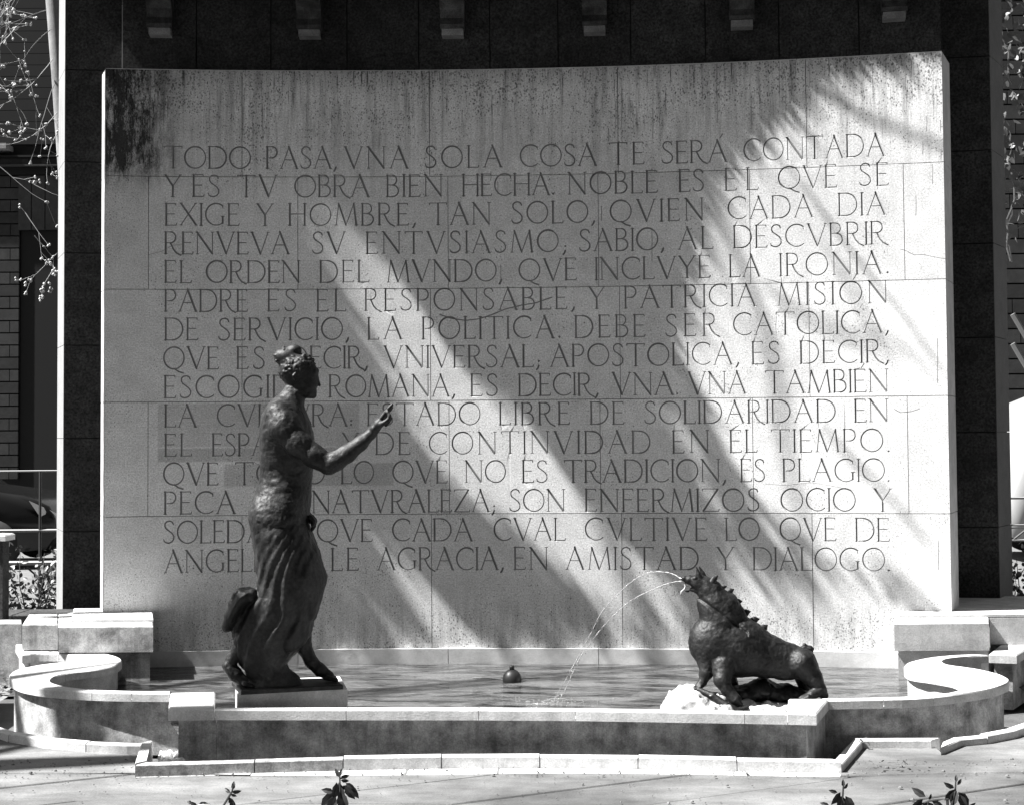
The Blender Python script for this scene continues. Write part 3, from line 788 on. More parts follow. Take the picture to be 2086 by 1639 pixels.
# paving: irregular slabs in front, each with its own edges
pv = empty('paving', (0, 6, 0), 'cracked pale paving in front of the fountain', kind='structure')
ZG = 0.0
J = [P2(-400, 1600, 0), P2(2500, 1600, 0)]
rowline = [P2(u, v, 0.0) for u, v in ((-420, 1574), (0, 1574.5), (285, 1575), (560, 1578), (800, 1577), (1100, 1573), (1400, 1575), (1700, 1581), (1920, 1575), (2086, 1571), (2500, 1569))]
def poly_slab(name, pts, z1, mat, th=0.1):
    m = MB(); m.prism([tuple(p) for p in pts], z1-th, z1, bevel=0.006); o = m.build(name, mat, pv); bmfix(o.data); return o
# inner band between kerb and row line
KOs = [Vector(p) for p in KO]
rl = [Vector(p) for p in rowline]
def rl_at(x):
    for a, b in zip(rl, rl[1:]):
        if a.x <= x <= b.x: return a+(b-a)*((x-a.x)/(b.x-a.x))
    return rl[-1] if x > rl[-1].x else rl[0]
g1 = 0.004
mk = [(a+b)/2 for a, b in zip(KOs, KP)]
left = [rl_at(KOs[0].x-.1)]+[rl_at(x) for x in (-2.6, -2.2, KOs[9].x+.01)]+[mk[9]]+mk[0:9][::-1]
poly_slab('paving_slab', left, ZG+0.006, GM2, 0.15)
right = [mk[17], rl_at(mk[17].x), rl_at(2.6), rl_at(3.2), rl_at(KOs[26].x)]+mk[18:27][::-1]
poly_slab('paving_slab', right, ZG+0.006, GM2, 0.15)
# border course under the front kerb
xs = [KOs[9].x+0.0, KOs[9].x+.55, -0.9, -.45, 0.15, 0.7, 1.25, KOs[17].x]
for a, b in zip(xs, xs[1:]):
    def kf(x):
        for p, q in zip(KOs[9:18], KOs[10:18]):
            if p.x <= x <= q.x+1e-6: return p+(q-p)*((x-p.x)/(q.x-p.x))
        return KOs[17] if x > 0 else KOs[9]
    n = 3; pts = [rl_at(a+g1+(b-a-2*g1)*i/n) for i in range(n+1)]+[kf(a+g1+(b-a-2*g1)*i/n)+Vector((0, -.002)) for i in range(n+1)][::-1]
    poly_slab('border_slab', pts, ZG+0.004, LIME)
# big front slabs with slanting joints
def gp(u, v): return Vector(P2(u, v, 0.0))
dirj = (gp(590, 1596)-gp(350, 1624)).normalized()
cuts = [-4.6, -3.3, -2.35, -1.45, -0.62, 0.28, 1.12, 2.1, 3.2, 4.4]
slope = (gp(1380, 1594)-gp(1100, 1630)); slope = slope/abs(slope.y)
ybase = 4.3
def cutline(c, y, off=0.0): return Vector((c+off+slope.x*(y-6.9), y))
for k, (a, b) in enumerate(zip(cuts, cuts[1:])):
    top_a, top_b = cutline(a, 6.95, 0.006), cutline(b, 6.95, -0.006)
    def topy(c, off):
        p = cutline(c, 6.95, off)
        for _ in range(6): p = cutline(c, rl_at(p.x).y-0.006, off)
        return p
    ta, tb = topy(a, .006), topy(b, -.006)
    mids = [rl_at(ta.x+(tb.x-ta.x)*i/4)+Vector((0, -.006)) for i in (1, 2, 3)]
    w = [Vector((rnd.uniform(-.012, .012), 0)) for _ in range(3)]
    y2 = 6.35+rnd.uniform(-.25, .2)
    pts = [cutline(a, y2, .006), cutline(b, y2, -.006), tb]+mids[::-1]+[ta]
    poly_slab('paving_slab', pts, ZG+rnd.uniform(-.004, .003), GM)
    pts = [cutline(a, 4.0, .006), cutline(b, 4.0, -.006), cutline(b, y2-.012, -.006), cutline(a, y2-.012, .006)]
    poly_slab('paving_slab', pts, ZG+rnd.uniform(-.004, .003), GM)
m = MB(); m.add([(-60, -10, -0.02), (60, -10, -0.02), (60, 3.98, -0.02), (-60, 3.98, -0.02)], [(0, 1, 2, 3)]); tag(m.build('planting_bed', SOIL), kind='structure')

# ------------------------------------------------------------------ signed distance sculpting
def vnoise(X, Y, Z, seed=0):
    r = np.random.RandomState(seed); T = r.rand(32, 32, 32).astype(np.float32)
    xi, yi, zi = np.floor(X).astype(np.int32), np.floor(Y).astype(np.int32), np.floor(Z).astype(np.int32)
    fx, fy, fz = X-xi, Y-yi, Z-zi
    fx, fy, fz = fx*fx*(3-2*fx), fy*fy*(3-2*fy), fz*fz*(3-2*fz)
    o = 0
    for a in (0, 1):
        for b in (0, 1):
            for c in (0, 1):
                o = o + T[(xi+a) & 31, (yi+b) & 31, (zi+c) & 31]*(fx if a else 1-fx)*(fy if b else 1-fy)*(fz if c else 1-fz)
    return o*2-1
class SDF:
    def __init__(s, lo, hi, h):
        s.h = h; s.lo = np.array(lo, dtype=np.float32)
        s.n = [int((hi[i]-lo[i])/h)+2 for i in range(3)]
        s.ax = [(lo[i]+h*np.arange(s.n[i])).astype(np.float32) for i in range(3)]
        s.d = np.full(s.n, 0.06, dtype=np.float32)
    def region(s, lo, hi, pad=0.06):
        ix = []
        for i in range(3):
            a = max(0, int((lo[i]-pad-s.lo[i])/s.h)); b = min(s.n[i], int((hi[i]+pad-s.lo[i])/s.h)+2)
            if b <= a: return None
            ix.append(slice(a, b))
        return tuple(ix)
    def grid(s, R):
        return np.meshgrid(s.ax[0][R[0]], s.ax[1][R[1]], s.ax[2][R[2]], indexing='ij', sparse=True)
    def put(s, R, v, k):
        a = s.d[R]
        if k <= 0: s.d[R] = np.minimum(a, v); return
        h = np.clip(0.5+0.5*(a-v)/k, 0, 1)
        s.d[R] = a*(1-h)+v*h-k*h*(1-h)
    def cone(s, a, b, r1, r2, k=0.012, sy=1.0, cut=False):
        rr = max(r1, r2)*1.3
        R = s.region([min(a[i], b[i])-rr for i in range(3)], [max(a[i], b[i])+rr for i in range(3)])
        if R is None: return
        X, Y, Z = s.grid(R)
        ax, ay, az = a; d = (b[0]-ax, (b[1]-ay)/sy, b[2]-az)
        L = d[0]**2+d[1]**2+d[2]**2+1e-9
        px, py, pz = X-ax, (Y-ay)/sy, Z-az
        t = np.clip((px*d[0]+py*d[1]+pz*d[2])/L, 0, 1)
        v = (np.sqrt((px-t*d[0])**2+(py-t*d[1])**2+(pz-t*d[2])**2)-(r1+(r2-r1)*t))*min(1.0, sy if sy < 1 else 1)
        if cut: s.d[R] = np.maximum(s.d[R], -v)
        else: s.put(R, v.astype(np.float32), k)
    def chain(s, pts, k=0.012, sy=1.0):
        for p, q in zip(pts, pts[1:]): s.cone(p[:3], q[:3], p[3], q[3], k, sy)
    def ell(s, c, r, k=0.012):
        R = s.region([c[i]-r[i] for i in range(3)], [c[i]+r[i] for i in range(3)])
        if R is None: return
        X, Y, Z = s.grid(R)
        q = np.sqrt(((X-c[0])/r[0])**2+((Y-c[1])/r[1])**2+((Z-c[2])/r[2])**2)
        s.put(R, ((q-1)*min(r)).astype(np.float32), k)
    def loft(s, rows, k=0.012, p=2.0):
        # rows: (z, xl, xr, half depth, depth centre)
        rows = sorted(rows); z0, z1 = rows[0][0], rows[-1][0]
        R = s.region((min(r[1] for r in rows), min(r[4]-r[3] for r in rows), z0), (max(r[2] for r in rows), max(r[4]+r[3] for r in rows), z1), 0.03)
        X, Y, Z = s.grid(R)
        zz = [r[0] for r in rows]; z = s.ax[2][R[2]]
        f = lambda i: np.interp(z, zz, [r[i] for r in rows]).astype(np.float32)[None, None, :]
        xl, xr, b, cy = f(1), f(2), f(3), f(4)
        a = (xr-xl)/2
        q = (np.abs((X-(xl+xr)/2)/a)**p+np.abs((Y-cy)/b)**p)**(1/p)
        v = (q-1)*np.minimum(a, b)
        v = np.maximum(v, np.maximum(z0-Z, Z-z1))
        s.put(R, v.astype(np.float32), k)
    def mesh(s, name, mats, parent, origin, xax, yax, smooth=True):
        d = s.d; neg = d < 0
        n = np.array(d.shape)
        c = neg[:-1, :-1, :-1].astype(np.int8)
        for (i, j, k) in ((1,0,0),(0,1,0),(0,0,1),(1,1,0),(1,0,1),(0,1,1),(1,1,1)):
            c = c + neg[i:n[0]-1+i, j:n[1]-1+j, k:n[2]-1+k]
        cells = np.argwhere((c > 0) & (c < 8))
        idx = np.full(n-1, -1, dtype=np.int32); idx[tuple(cells.T)] = np.arange(len(cells))
        acc = np.zeros((len(cells), 3)); cnt = np.zeros(len(cells))
        corners = [(0,0,0),(1,0,0),(0,1,0),(1,1,0),(0,0,1),(1,0,1),(0,1,1),(1,1,1)]
        for a in corners:
            for ax in range(3):
                if a[ax]: continue
                b = list(a); b[ax] = 1
                va = d[tuple((cells+a).T)]; vb = d[tuple((cells+b).T)]
                m = (va < 0) != (vb < 0)
                t = np.where(m, va/(va-vb+1e-12), 0)
                p = np.array(a, float)[None, :].repeat(len(cells), 0); p[:, ax] += t
                acc += p*m[:, None]; cnt += m
        P = (cells+acc/cnt[:, None])*s.h+s.lo
        F_ = []
        for ax in range(3):
            u, w = (ax+1) % 3, (ax+2) % 3
            sl0 = [slice(None)]*3; sl1 = [slice(None)]*3; sl0[ax] = slice(0, -1); sl1[ax] = slice(1, None)
            A = neg[tuple(sl0)]; B = neg[tuple(sl1)]
            e = np.argwhere(A != B)
            e = e[(e[:, u] > 0) & (e[:, w] > 0) & (e[:, u] < n[u]-1) & (e[:, w] < n[w]-1)]
            if not len(e): continue
            fl = A[tuple(e.T)]
            q = []
            for du, dw in ((-1, -1), (0, -1), (0, 0), (-1, 0)):
                z = e.copy(); z[:, u] += du; z[:, w] += dw; q.append(idx[tuple(z.T)])
            q = np.stack(q, 1); q[~fl] = q[~fl][:, ::-1]
            F_.append(q)
        Fq = np.concatenate(F_); Fq = Fq[(Fq >= 0).all(1)]
        O = np.array(origin); W = O+P[:, :1]*np.array(xax)+P[:, 1:2]*np.array(yax)+P[:, 2:]*np.array((0, 0, 1.0))
        me = bpy.data.meshes.new(name)
        me.vertices.add(len(W)); me.vertices.foreach_set('co', W.astype(np.float32).ravel())
        me.loops.add(len(Fq)*4); me.loops.foreach_set('vertex_index', Fq.astype(np.int32).ravel())
        me.polygons.add(len(Fq)); me.polygons.foreach_set('loop_start', np.arange(0, len(Fq)*4, 4, dtype=np.int32))
        me.polygons.foreach_set('use_smooth', [smooth]*len(Fq))
        me.update(); me.validate()
        return link(name, me, parent, mats)

BRZ = bronze()
XA = tuple(rt0); YA = tuple(FH)
# ------------------------------------------------------------------ bronze woman on her plinth
DS = 7.62; KS_ = DS/F
SO = on_d(575, 1395, DS)
def sp(u, v, y=0.0): return ((u-575)*KS_, y, (1395-v)*KS_)
def spr(u, v, r, y=0.0): return ((u-575)*KS_, y, (1395-v)*KS_, r*KS_)
woman = empty('bronze_statue', (SO.x, SO.y, 0.33), 'dark bronze statue of a robed woman seen from behind, raising one hand towards the text', 'statue')
H_ = 0.0048
B = SDF((-0.33, -0.30, 0.0), (0.63, 0.30, 1.82), H_)
torso = [(793,582,614,.052,0),(803,573,615,.058,0),(812,562,614,.075,0),(820,553,615,.105,0),(827,547,617,.14,0),(836,542,621,.17,-.005),(851,537,627,.195,-.01),(868,534,634,.2,-.01),(885,532,638,.192,-.01),(902,531,641,.178,-.01),(919,530,642,.165,-.01),(940,530,641,.155,-.005),
 (960,531,638,.142,0),(975,530,636,.138,0),(990,526,635,.142,0),(1005,521,634,.152,0),(1022,516,633,.168,0),(1040,512,631,.182,0),(1056,511,629,.19,0),(1080,513,628,.19,0),(1120,522,625,.17,0),(1160,535,625,.14,0),(1200,550,620,.11,0)]
B.loft([((1395-v)*KS_, (l-575)*KS_, (r-575)*KS_, b, cy) for v, l, r, b, cy in torso], 0.02, 2.15)
# neck, shoulders and shoulder blades
B.chain([spr(590, 842, 22), spr(598, 815, 19), spr(604, 796, 18.5)], 0.03)
B.chain([spr(578, 848, 24, -.15), spr(590, 872, 27, -.17), spr(618, 905, 24, -.18), spr(650, 932, 21.5, -.18), spr(679, 949, 19.5, -.18)], 0.03)
B.ell(sp(560, 880, -.09), (.045, .06, .07), 0.04); B.ell(sp(560, 880, .09), (.045, .06, .07), 0.04)
B.cone(sp(545, 862, 0), sp(556, 985, 0), 0.008, 0.006, 0.0, cut=True) if False else None
B.ell(sp(548, 1052, -.075), (.085, .095, .10), 0.04); B.ell(sp(545, 1052, .085), (.085, .09, .10), 0.04)
# forearm, wrist, palm
B.chain([spr(679, 949, 19.5, -.18), spr(693, 941, 20, -.18), spr(715, 927, 18.5, -.18), spr(742, 907, 14.5, -.175), spr(763, 888, 10.5, -.17), spr(772, 876, 10, -.17)], 0.012)
B.chain([spr(770, 878, 9.5, -.17), spr(778, 868, 9.8, -.17), spr(785, 859, 8, -.17)], 0.008, 1.7)
# extended index and middle finger, two curled fingers and the thumb
B.chain([spr(783, 859, 4.6, -.196), spr(793, 846, 4.2, -.200), spr(800, 838, 3.9, -.202), spr(805.5, 831.5, 3.2, -.203)], 0.003)
B.chain([spr(784, 858, 4.6, -.172), spr(793, 848, 4.2, -.172), spr(800, 841, 3.8, -.172), spr(804, 837, 3.2, -.172)], 0.003)
B.chain([spr(785, 862, 4.3, -.150), spr(795, 853, 4, -.149), spr(800, 858, 3.6, -.150), spr(797, 866, 3.2, -.152)], 0.003)
B.chain([spr(782, 866, 4, -.132), spr(790, 861, 3.6, -.131), spr(794, 867, 3.2, -.134), spr(791, 872, 3, -.137)], 0.003)
B.chain([spr(777, 873, 5.5, -.20), spr(788, 868, 4.8, -.215), spr(798, 861, 4.2, -.218), spr(801, 853, 3.8, -.216), spr(797, 846, 3.3, -.212)], 0.004)
# far arm hanging behind the torso, hand on the front of the hip
B.chain([spr(572, 862, 24, .165), spr(545, 905, 19, .185), spr(541, 952, 17, .175), spr(575, 1010, 14, .17), spr(612, 1052, 11, .12), spr(632, 1062, 9, .05)], 0.015)
B.chain([spr(630, 1060, 8, .04), spr(638, 1065, 6, .0), spr(640, 1074, 4.2, -.02), spr(637, 1081, 3.5, -.03)], 0.006)
for i, y in enumerate((.03, .008, -.014, -.034)): B.chain([spr(634, 1056, 5, y), spr(641, 1064, 4.4, y), spr(639, 1076-i*1.5, 3.6, y-.004)], 0.003)
# head
B.ell(sp(610, 763), (.094, .079, .098), 0.01)
B.ell(sp(625, 777), (.066, .064, .092), 0.015)
B.chain([spr(612, 799, 12), spr(633, 807, 8.5)], 0.012, 1.9)
B.cone(sp(638, 803), sp(639, 809), 8*KS_, 6.5*KS_, 0.01, 1.3)
B.cone(sp(645, 768), sp(651.5, 789), 1.8*KS_, 3.0*KS_, 0.008, 1.6)
B.cone(sp(643, 762, -.03), sp(645, 760, .0), 4.5*KS_, 4.5*KS_, 0.012); B.cone(sp(643, 762, .03), sp(645, 760, .0), 4.5*KS_, 4.5*KS_, 0.012)
B.cone(sp(643.5, 798.5, -.014), sp(643.5, 798.5, .014), 2.2*KS_, 2.2*KS_, 0.004); B.cone(sp(643, 803, -.012), sp(643, 803, .012), 2.4*KS_, 2.4*KS_, 0.004)
B.ell(sp(640, 772.5, -.034), (.011, .012, .008), 0.004); B.ell(sp(640, 772.5, .034), (.011, .012, .008), 0.004)
B.chain([spr(607, 779, 3, -.078), spr(604, 771, 3.4, -.084), spr(608, 765, 2.6, -.080)], 0.006); B.chain([spr(607, 779, 3, .078), spr(604, 771, 3.4, .084), spr(608, 765, 2.6, .080)], 0.006)
# back leg and foot (heel raised), front leg and foot
B.chain([spr(505, 1290, 24, -.05), spr(492, 1318, 14.5, -.05), spr(478, 1338, 12.5, -.055), spr(472, 1350, 13, -.055)], 0.012)
B.chain([spr(470, 1351, 12, -.055), spr(484, 1368, 13.5, -.06), spr(500, 1380, 10, -.07), spr(513, 1387, 6.5, -.08)], 0.012, 1.5)
for i in range(5): B.chain([spr(508, 1384, 5.5, -.115+i*.022), spr(524-i*1.5, 1390, 4.2, -.122+i*.023)], 0.002)
B.chain([spr(610, 1290, 22, .06), spr(616, 1322, 15, .06), spr(630, 1350, 13, .06), spr(648, 1368, 13, .06), spr(668, 1380, 9, .06)], 0.015)
for i in range(5): B.chain([spr(662, 1382, 6, .025+i*.018), spr(684-i*2, 1386, 4.2, .02+i*.02)], 0.002)
X, Y, Z = np.meshgrid(*B.ax, indexing='ij', sparse=True)
Xf, Yf, Zf = np.broadcast_arrays(X, Y, Z)
near = np.abs(B.d) < 0.03
x, y, z = Xf[near], Yf[near], Zf[near]
lim = np.where(z > 1.6, 0.35, 1.0)*np.where(x > 0.35, 0.4, 1.0)
B.d[near] += (vnoise(x*38, y*38, z*38, 1)*0.0021+vnoise(x*14, y*14, z*14, 2)*0.0010+vnoise(x*85+9, y*85, z*85, 3)*0.0017)*lim
spine = np.exp(-((y+0.0)/0.012)**2)*np.where(x < 0, 1, 0)*np.clip((z-0.95)*6, 0, 1)*np.clip((1.52-z)*8, 0, 1)
B.d[near] += spine*0.010
B.mesh('figure', BRZ, woman, SO, XA, YA)
# hair: curls over the crown, heavy knot at the back
Hh = SDF((-0.08, -0.13, 1.50), (0.24, 0.13, 1.84), 0.0038)
Hh.ell(sp(606, 758), (.098, .084, .092), 0.004)
Hh.cone(sp(655, 800), sp(625, 776), 0.085, 0.055, 0, 1.3, cut=True)
Hh.cone(sp(660, 775), sp(636, 770), 0.05, 0.028, 0, 1.5, cut=True)
rs = random.Random(5)
for i in range(190):
    th = rs.uniform(-1.5, 1.5); ph = rs.uniform(-0.45, 3.6)
    cx, cz = math.cos(ph)*math.cos(th), math.sin(ph)*math.cos(th); cy = math.sin(th)
    p = (sp(607, 758)[0]+cx*.094, cy*.08, sp(607, 758)[2]+cz*.092)
    u = p[0]/KS_+575; v = 1395-p[2]/KS_
    if u > 652 or (u > 618 and v > 752): continue
    if v > 790: continue
    r = rs.uniform(.006, .0125); Hh.ell(p, (r*rs.uniform(.8, 1.5), r, r*rs.uniform(.8, 1.3)), 0.003)
Hh.ell(sp(586, 731, 0), (.068, .058, .052), 0.012); Hh.ell(sp(600, 717, 0), (.040, .040, .030), 0.010); Hh.ell(sp(573, 730, 0), (.036, .045, .040), 0.010)
for i in range(34):
    a = rs.uniform(0, 6.28); q = rs.uniform(.5, .92)
    p = sp(586+24*q*math.cos(a), 729-17*q*math.sin(a), rs.uniform(-.035, .035)); r = rs.uniform(.006, .011)
    Hh.cone(p, (p[0]+rs.uniform(-.02, .02), p[1]+rs.uniform(-.02, .02), p[2]+rs.uniform(-.015, .015)), r, r*.6, 0.002)
Hh.mesh('hair', BRZ, woman, SO, XA, YA)
# drapery from the hips to the base
D_ = SDF((-0.34, -0.28, 0.0), (0.30, 0.28, 0.93), H_)
robe = [(1046,538,610,.14,0),(1056,522,622,.165,0),(1068,514,629,.184,0),(1080,513,633,.193,0),(1094,514,638,.197,0),(1124,519,650,.197,0),(1158,524,660,.192,0),(1175,526,666,.188,0),(1191,526,663,.185,0),(1212,521,656,.18,0),(1240,497,648,.172,0),(1267,487,640,.165,0),(1295,483,630,.158,0),(1312,482,620,.15,0),(1326,484,607,.14,.0),(1338,487,592,.135,0),(1350,492,585,.13,0),(1362,498,590,.125,0),(1376,504,606,.12,0),(1395,503,615,.125,0)]
D_.loft([((1395-v)*KS_, (l-575)*KS_, (r-575)*KS_, b, cy) for v, l, r, b, cy in robe], 0.012, 2.2)
# bundle of cloth swinging out behind
for y0 in (-.09, -.05, 0.0):
    D_.chain([spr(520, 1212, 14, y0), spr(500, 1214, 16, y0), spr(489, 1232, 15, y0), spr(477, 1252, 13, y0), spr(468, 1270, 9.5, y0)], 0.010, 1.4)
D_.chain([spr(500, 1225, 20, -.04), spr(497, 1250, 16, -.04), spr(500, 1290, 20, -.04)], 0.02, 1.3)
X, Y, Z = np.meshgrid(*D_.ax, indexing='ij', sparse=True); Xf, Yf, Zf = np.broadcast_arrays(X, Y, Z)
near = np.abs(D_.d) < 0.04
x, y, z = Xf[near], Yf[near], Zf[near]
hx, hz = sp(634, 1050)[0], sp(634, 1050)[2]
ang = np.arctan2(hx+0.02-x, hz+0.12-z)
wob = vnoise(x*6, y*6, z*5, 4)
rad = np.sqrt((x-hx)**2+(z-hz)**2)
amp = np.clip((hz-z)*3.0, 0, 1)*0.010
fold = ang*52+wob*4.0+y*34
D_.d[near] += -(np.sin(fold)+0.6*np.abs(np.sin(fold*0.53+1.0))-0.3)*amp*0.62*np.clip(rad*1.8, 0.45, 1) + vnoise(x*11, y*11, z*7, 6)*0.003+vnoise(x*46, y*46, z*20, 7)*0.0024+vnoise(x*90, y*90, z*60, 8)*0.0014
D_.mesh('drapery', BRZ, woman, SO, XA, YA)
# bronze base plate, cast with the figure
ZPL = 0.314
def quad_at(pts, z0, z1, name, mat, parent, bev=0.004):
    m = MB(); m.prism([P2(u, v, z1) for u, v in pts], z0, z1, bevel=bev); o = m.build(name, mat, parent); bmfix(o.data); return o
quad_at([(491, 1405), (699, 1393.5), (681, 1379), (472, 1386)], ZPL+0.002, ZPL+0.026, 'base_plate', BRZ, woman, 0.005)
plinth = empty('stone_plinth', (SO.x, SO.y, 0), 'low white stone plinth in the pool under the statue of the woman', 'plinth')
PL = [P2(483, 1411, ZPL), P2(708, 1401, ZPL)]
a, b = Vector(PL[0]), Vector(PL[1]); t = (b-a).normalized(); n = Vector((-t.y, t.x))*0.40
m = MB(); m.prism([tuple(a), tuple(b), tuple(b+n), tuple(a+n)], -0.1, ZPL, bevel=0.006); o = m.build('block', LIME, plinth); bmfix(o.data)

# ------------------------------------------------------------------ bronze horned beast spouting water
DD = 7.78; KD = DD/F
DO = on_d(1540, 1440, DD)
def dp(u, v, y=0.0): return ((u-1540)*KD, y, (1440-v)*KD)
def dr(u, v, r, y=0.0): return ((u-1540)*KD, y, (1440-v)*KD, r*KD)
beast = empty('beast_statue', (DO.x, DO.y, 0.2), 'dark bronze horned beast with spiked back spouting water, crouching on a pale rock', 'statue')
S = SDF((-0.43, -0.20, 0.02), (0.42, 0.20, 0.80), 0.0042)
S.chain([dr(1462, 1308, 57), dr(1508, 1318, 60), dr(1560, 1336, 43), dr(1600, 1347, 37), dr(1630, 1352, 31)], 0.02, 0.78)
S.chain([dr(1470, 1262, 44), dr(1459, 1232, 35), dr(1449, 1208, 27), dr(1437, 1195, 20)], 0.012, 0.85)
S.chain([dr(1440, 1196, 19), dr(1424, 1187, 14), dr(1408, 1182.5, 8.5), dr(1396, 1180, 5)], 0.010, 1.1)
S.chain([dr(1428, 1202, 11), dr(1414, 1204, 6), dr(1403, 1203.5, 3.5)], 0.006, 1.1)
S.chain([dr(1497, 1255, 26), dr(1480, 1240, 34)], 0.012, 0.9)
# brow, eye and nostril bumps
for y in (-.03, .03): S.ell(dp(1418, 1178, y), (.014, .012, .011), 0.004); S.ell(dp(1397, 1178, y*.35), (.008, .008, .008), 0.004)
# front legs
S.chain([dr(1442, 1340, 24, -.03), dr(1438, 1365, 14, -.05), dr(1429, 1386, 8, -.055), dr(1421, 1394, 8, -.06)], 0.012)
S.chain([dr(1472, 1350, 26, -.07), dr(1466, 1376, 17, -.11), dr(1474, 1394, 12, -.13), dr(1490, 1414, 13, -.14)], 0.012)
for i in range(3): S.chain([dr(1490, 1412, 7, -.16+i*.022), dr(1500, 1422, 5, -.165+i*.024)], 0.003); S.chain([dr(1424, 1393, 5, -.08+i*.02), dr(1414, 1397, 3.5, -.085+i*.022)], 0.003)
S.chain([dr(1470, 1350, 24, .07), dr(1490, 1378, 14, .09), dr(1500, 1400, 11, .09)], 0.012)
# hind legs
S.chain([dr(1632, 1350, 31, -.04), dr(1652, 1378, 19, -.06), dr(1664, 1400, 13, -.07), dr(1672, 1412, 9, -.07)], 0.015)
S.chain([dr(1664, 1402, 11, -.08), dr(1645, 1409, 9, -.10), dr(1632, 1415, 7, -.11)], 0.008)
for i in range(3): S.chain([dr(1637, 1412, 6, -.125+i*.02), dr(1624, 1417, 4, -.13+i*.022)], 0.003)
S.chain([dr(1625, 1350, 28, .05), dr(1640, 1385, 14, .07), dr(1645, 1412, 11, .07)], 0.015)
X, Y, Z = np.meshgrid(*S.ax, indexing='ij', sparse=True); Xf, Yf, Zf = np.broadcast_arrays(X, Y, Z)
near = np.abs(S.d) < 0.03
x, y, z = Xf[near], Yf[near], Zf[near]
S.d[near] += vnoise(x*42, y*42, z*42, 11)*0.0017+vnoise(x*17, y*17, z*17, 12)*0.0014+vnoise(x*90, y*90, z*90, 13)*0.0015
# overhanging edge of the shaggy mane
fr = np.exp(-(((z-dp(0, 1243)[2])+(x-dp(1460, 0)[0])*0.75)/0.012)**2)*(x < dp(1520, 0)[0])
S.d[near] += fr*0.011
S.mesh('body', BRZ, beast, DO, XA, YA)
def spike(name, pts, y=0.0, sy=0.55):
    a = [min(p[0] for p in pts), max(p[0] for p in pts), min(p[1] for p in pts), max(p[1] for p in pts)]
    q = SDF((dp(a[0], 0)[0]-.04, y-.05, dp(0, a[3])[2]-.04), (dp(a[1], 0)[0]+.04, y+.05, dp(0, a[2])[2]+.04), 0.0032)
    q.chain([dr(u, v, r, y) for u, v, r in pts], 0.003, sy)
    return q.mesh(name, BRZ, beast, DO, XA, YA)
spike('horn', [(1431, 1186, 8.5), (1426, 1170, 5), (1422, 1156, 1.3)], -0.02, 0.9)
spike('horn', [(1441, 1184, 7), (1437, 1170, 4.5), (1430, 1157, 1.3)], 0.035, 0.9)
spike('ear', [(1449, 1193, 8), (1457, 1180, 6), (1463, 1174, 2.5)], -0.03, 0.7)
for p in ([(1468, 1203, 8), (1479, 1197, 3), (1484, 1196, 1.5)], [(1480, 1216, 9), (1492, 1205, 5), (1498, 1202, 1.8)], [(1494, 1236, 10), (1507, 1227, 6), (1514, 1226, 1.8)], [(1509, 1262, 12), (1522, 1249, 7), (1531, 1247, 1.8)],
          [(1526, 1275, 12), (1539, 1264, 7), (1549, 1262, 1.8)], [(1546, 1294, 13), (1557, 1281, 8), (1565, 1275, 2)]): spike('spike', p)
q = SDF((dp(1600, 0)[0], -.06, dp(0, 1350)[2]), (dp(1670, 0)[0], .06, dp(0, 1300)[2]), 0.0032)
q.chain([dr(1622, 1334, 11), dr(1638, 1325, 8.5), dr(1650, 1324, 8), dr(1651, 1331, 6)], 0.004); q.chain([dr(1645, 1322, 6), dr(1640, 1315, 4)], 0.004)
q.mesh('tail', BRZ, beast, DO, XA, YA)
# bright worn tongue that carries the spout, and the long tail wound round the feet
TM = plain('worn bright bronze', 0.30, 0.4, 0.5)
m = MB(); m.tube([tuple(DO+Vector(XA)*p[0]+Vector(YA)*p[1]+Vector((0, 0, p[2]))) for p in (dp(1403, 1184), dp(1396, 1182), dp(1393, 1181))], [.007, .006, .005], 8)
m.tube([tuple(DO+Vector(XA)*p[0]+Vector(YA)*p[1]+Vector((0, 0, p[2]))) for p in (dp(1393, 1181), dp(1398, 1187), dp(1400.5, 1195), dp(1398, 1201), dp(1392, 1206), dp(1390, 1213))], [.0045, .005, .0055, .005, .005, .003], 8)
m.build('tongue', TM, beast, True)
q = SDF((-0.42, -.26, -0.02), (0.05, -.02, 0.2), 0.004)
q.chain([dr(1420, 1397, 5, -.10), dr(1446, 1407, 7, -.14), dr(1470, 1424, 8, -.17), dr(1492, 1434, 7, -.18), dr(1512, 1428, 4, -.17)], 0.004)
q.mesh('tail_tip', BRZ, beast, DO, XA, YA)
q = SDF((-0.36, -.20, -0.06), (0.40, .22, 0.22), 0.006)
q.chain([dr(1492, 1418, 20, .03), dr(1520, 1415, 19, .03), dr(1556, 1405, 23, .03), dr(1575, 1412, 20, .03), dr(1604, 1414, 20, .03), dr(1640, 1424, 16, .0)], 0.006, 1.6)
X, Y, Z = np.meshgrid(*q.ax, indexing='ij', sparse=True)
q.d += vnoise(X*22, Y*22, Z*22, 21)*0.010+vnoise(X*55, Y*55, Z*55, 22)*0.005
q.mesh('rock_in_shade', BRZ, beast, DO, XA, YA)  # rock hump given bronze: shade under the beast put into its colour
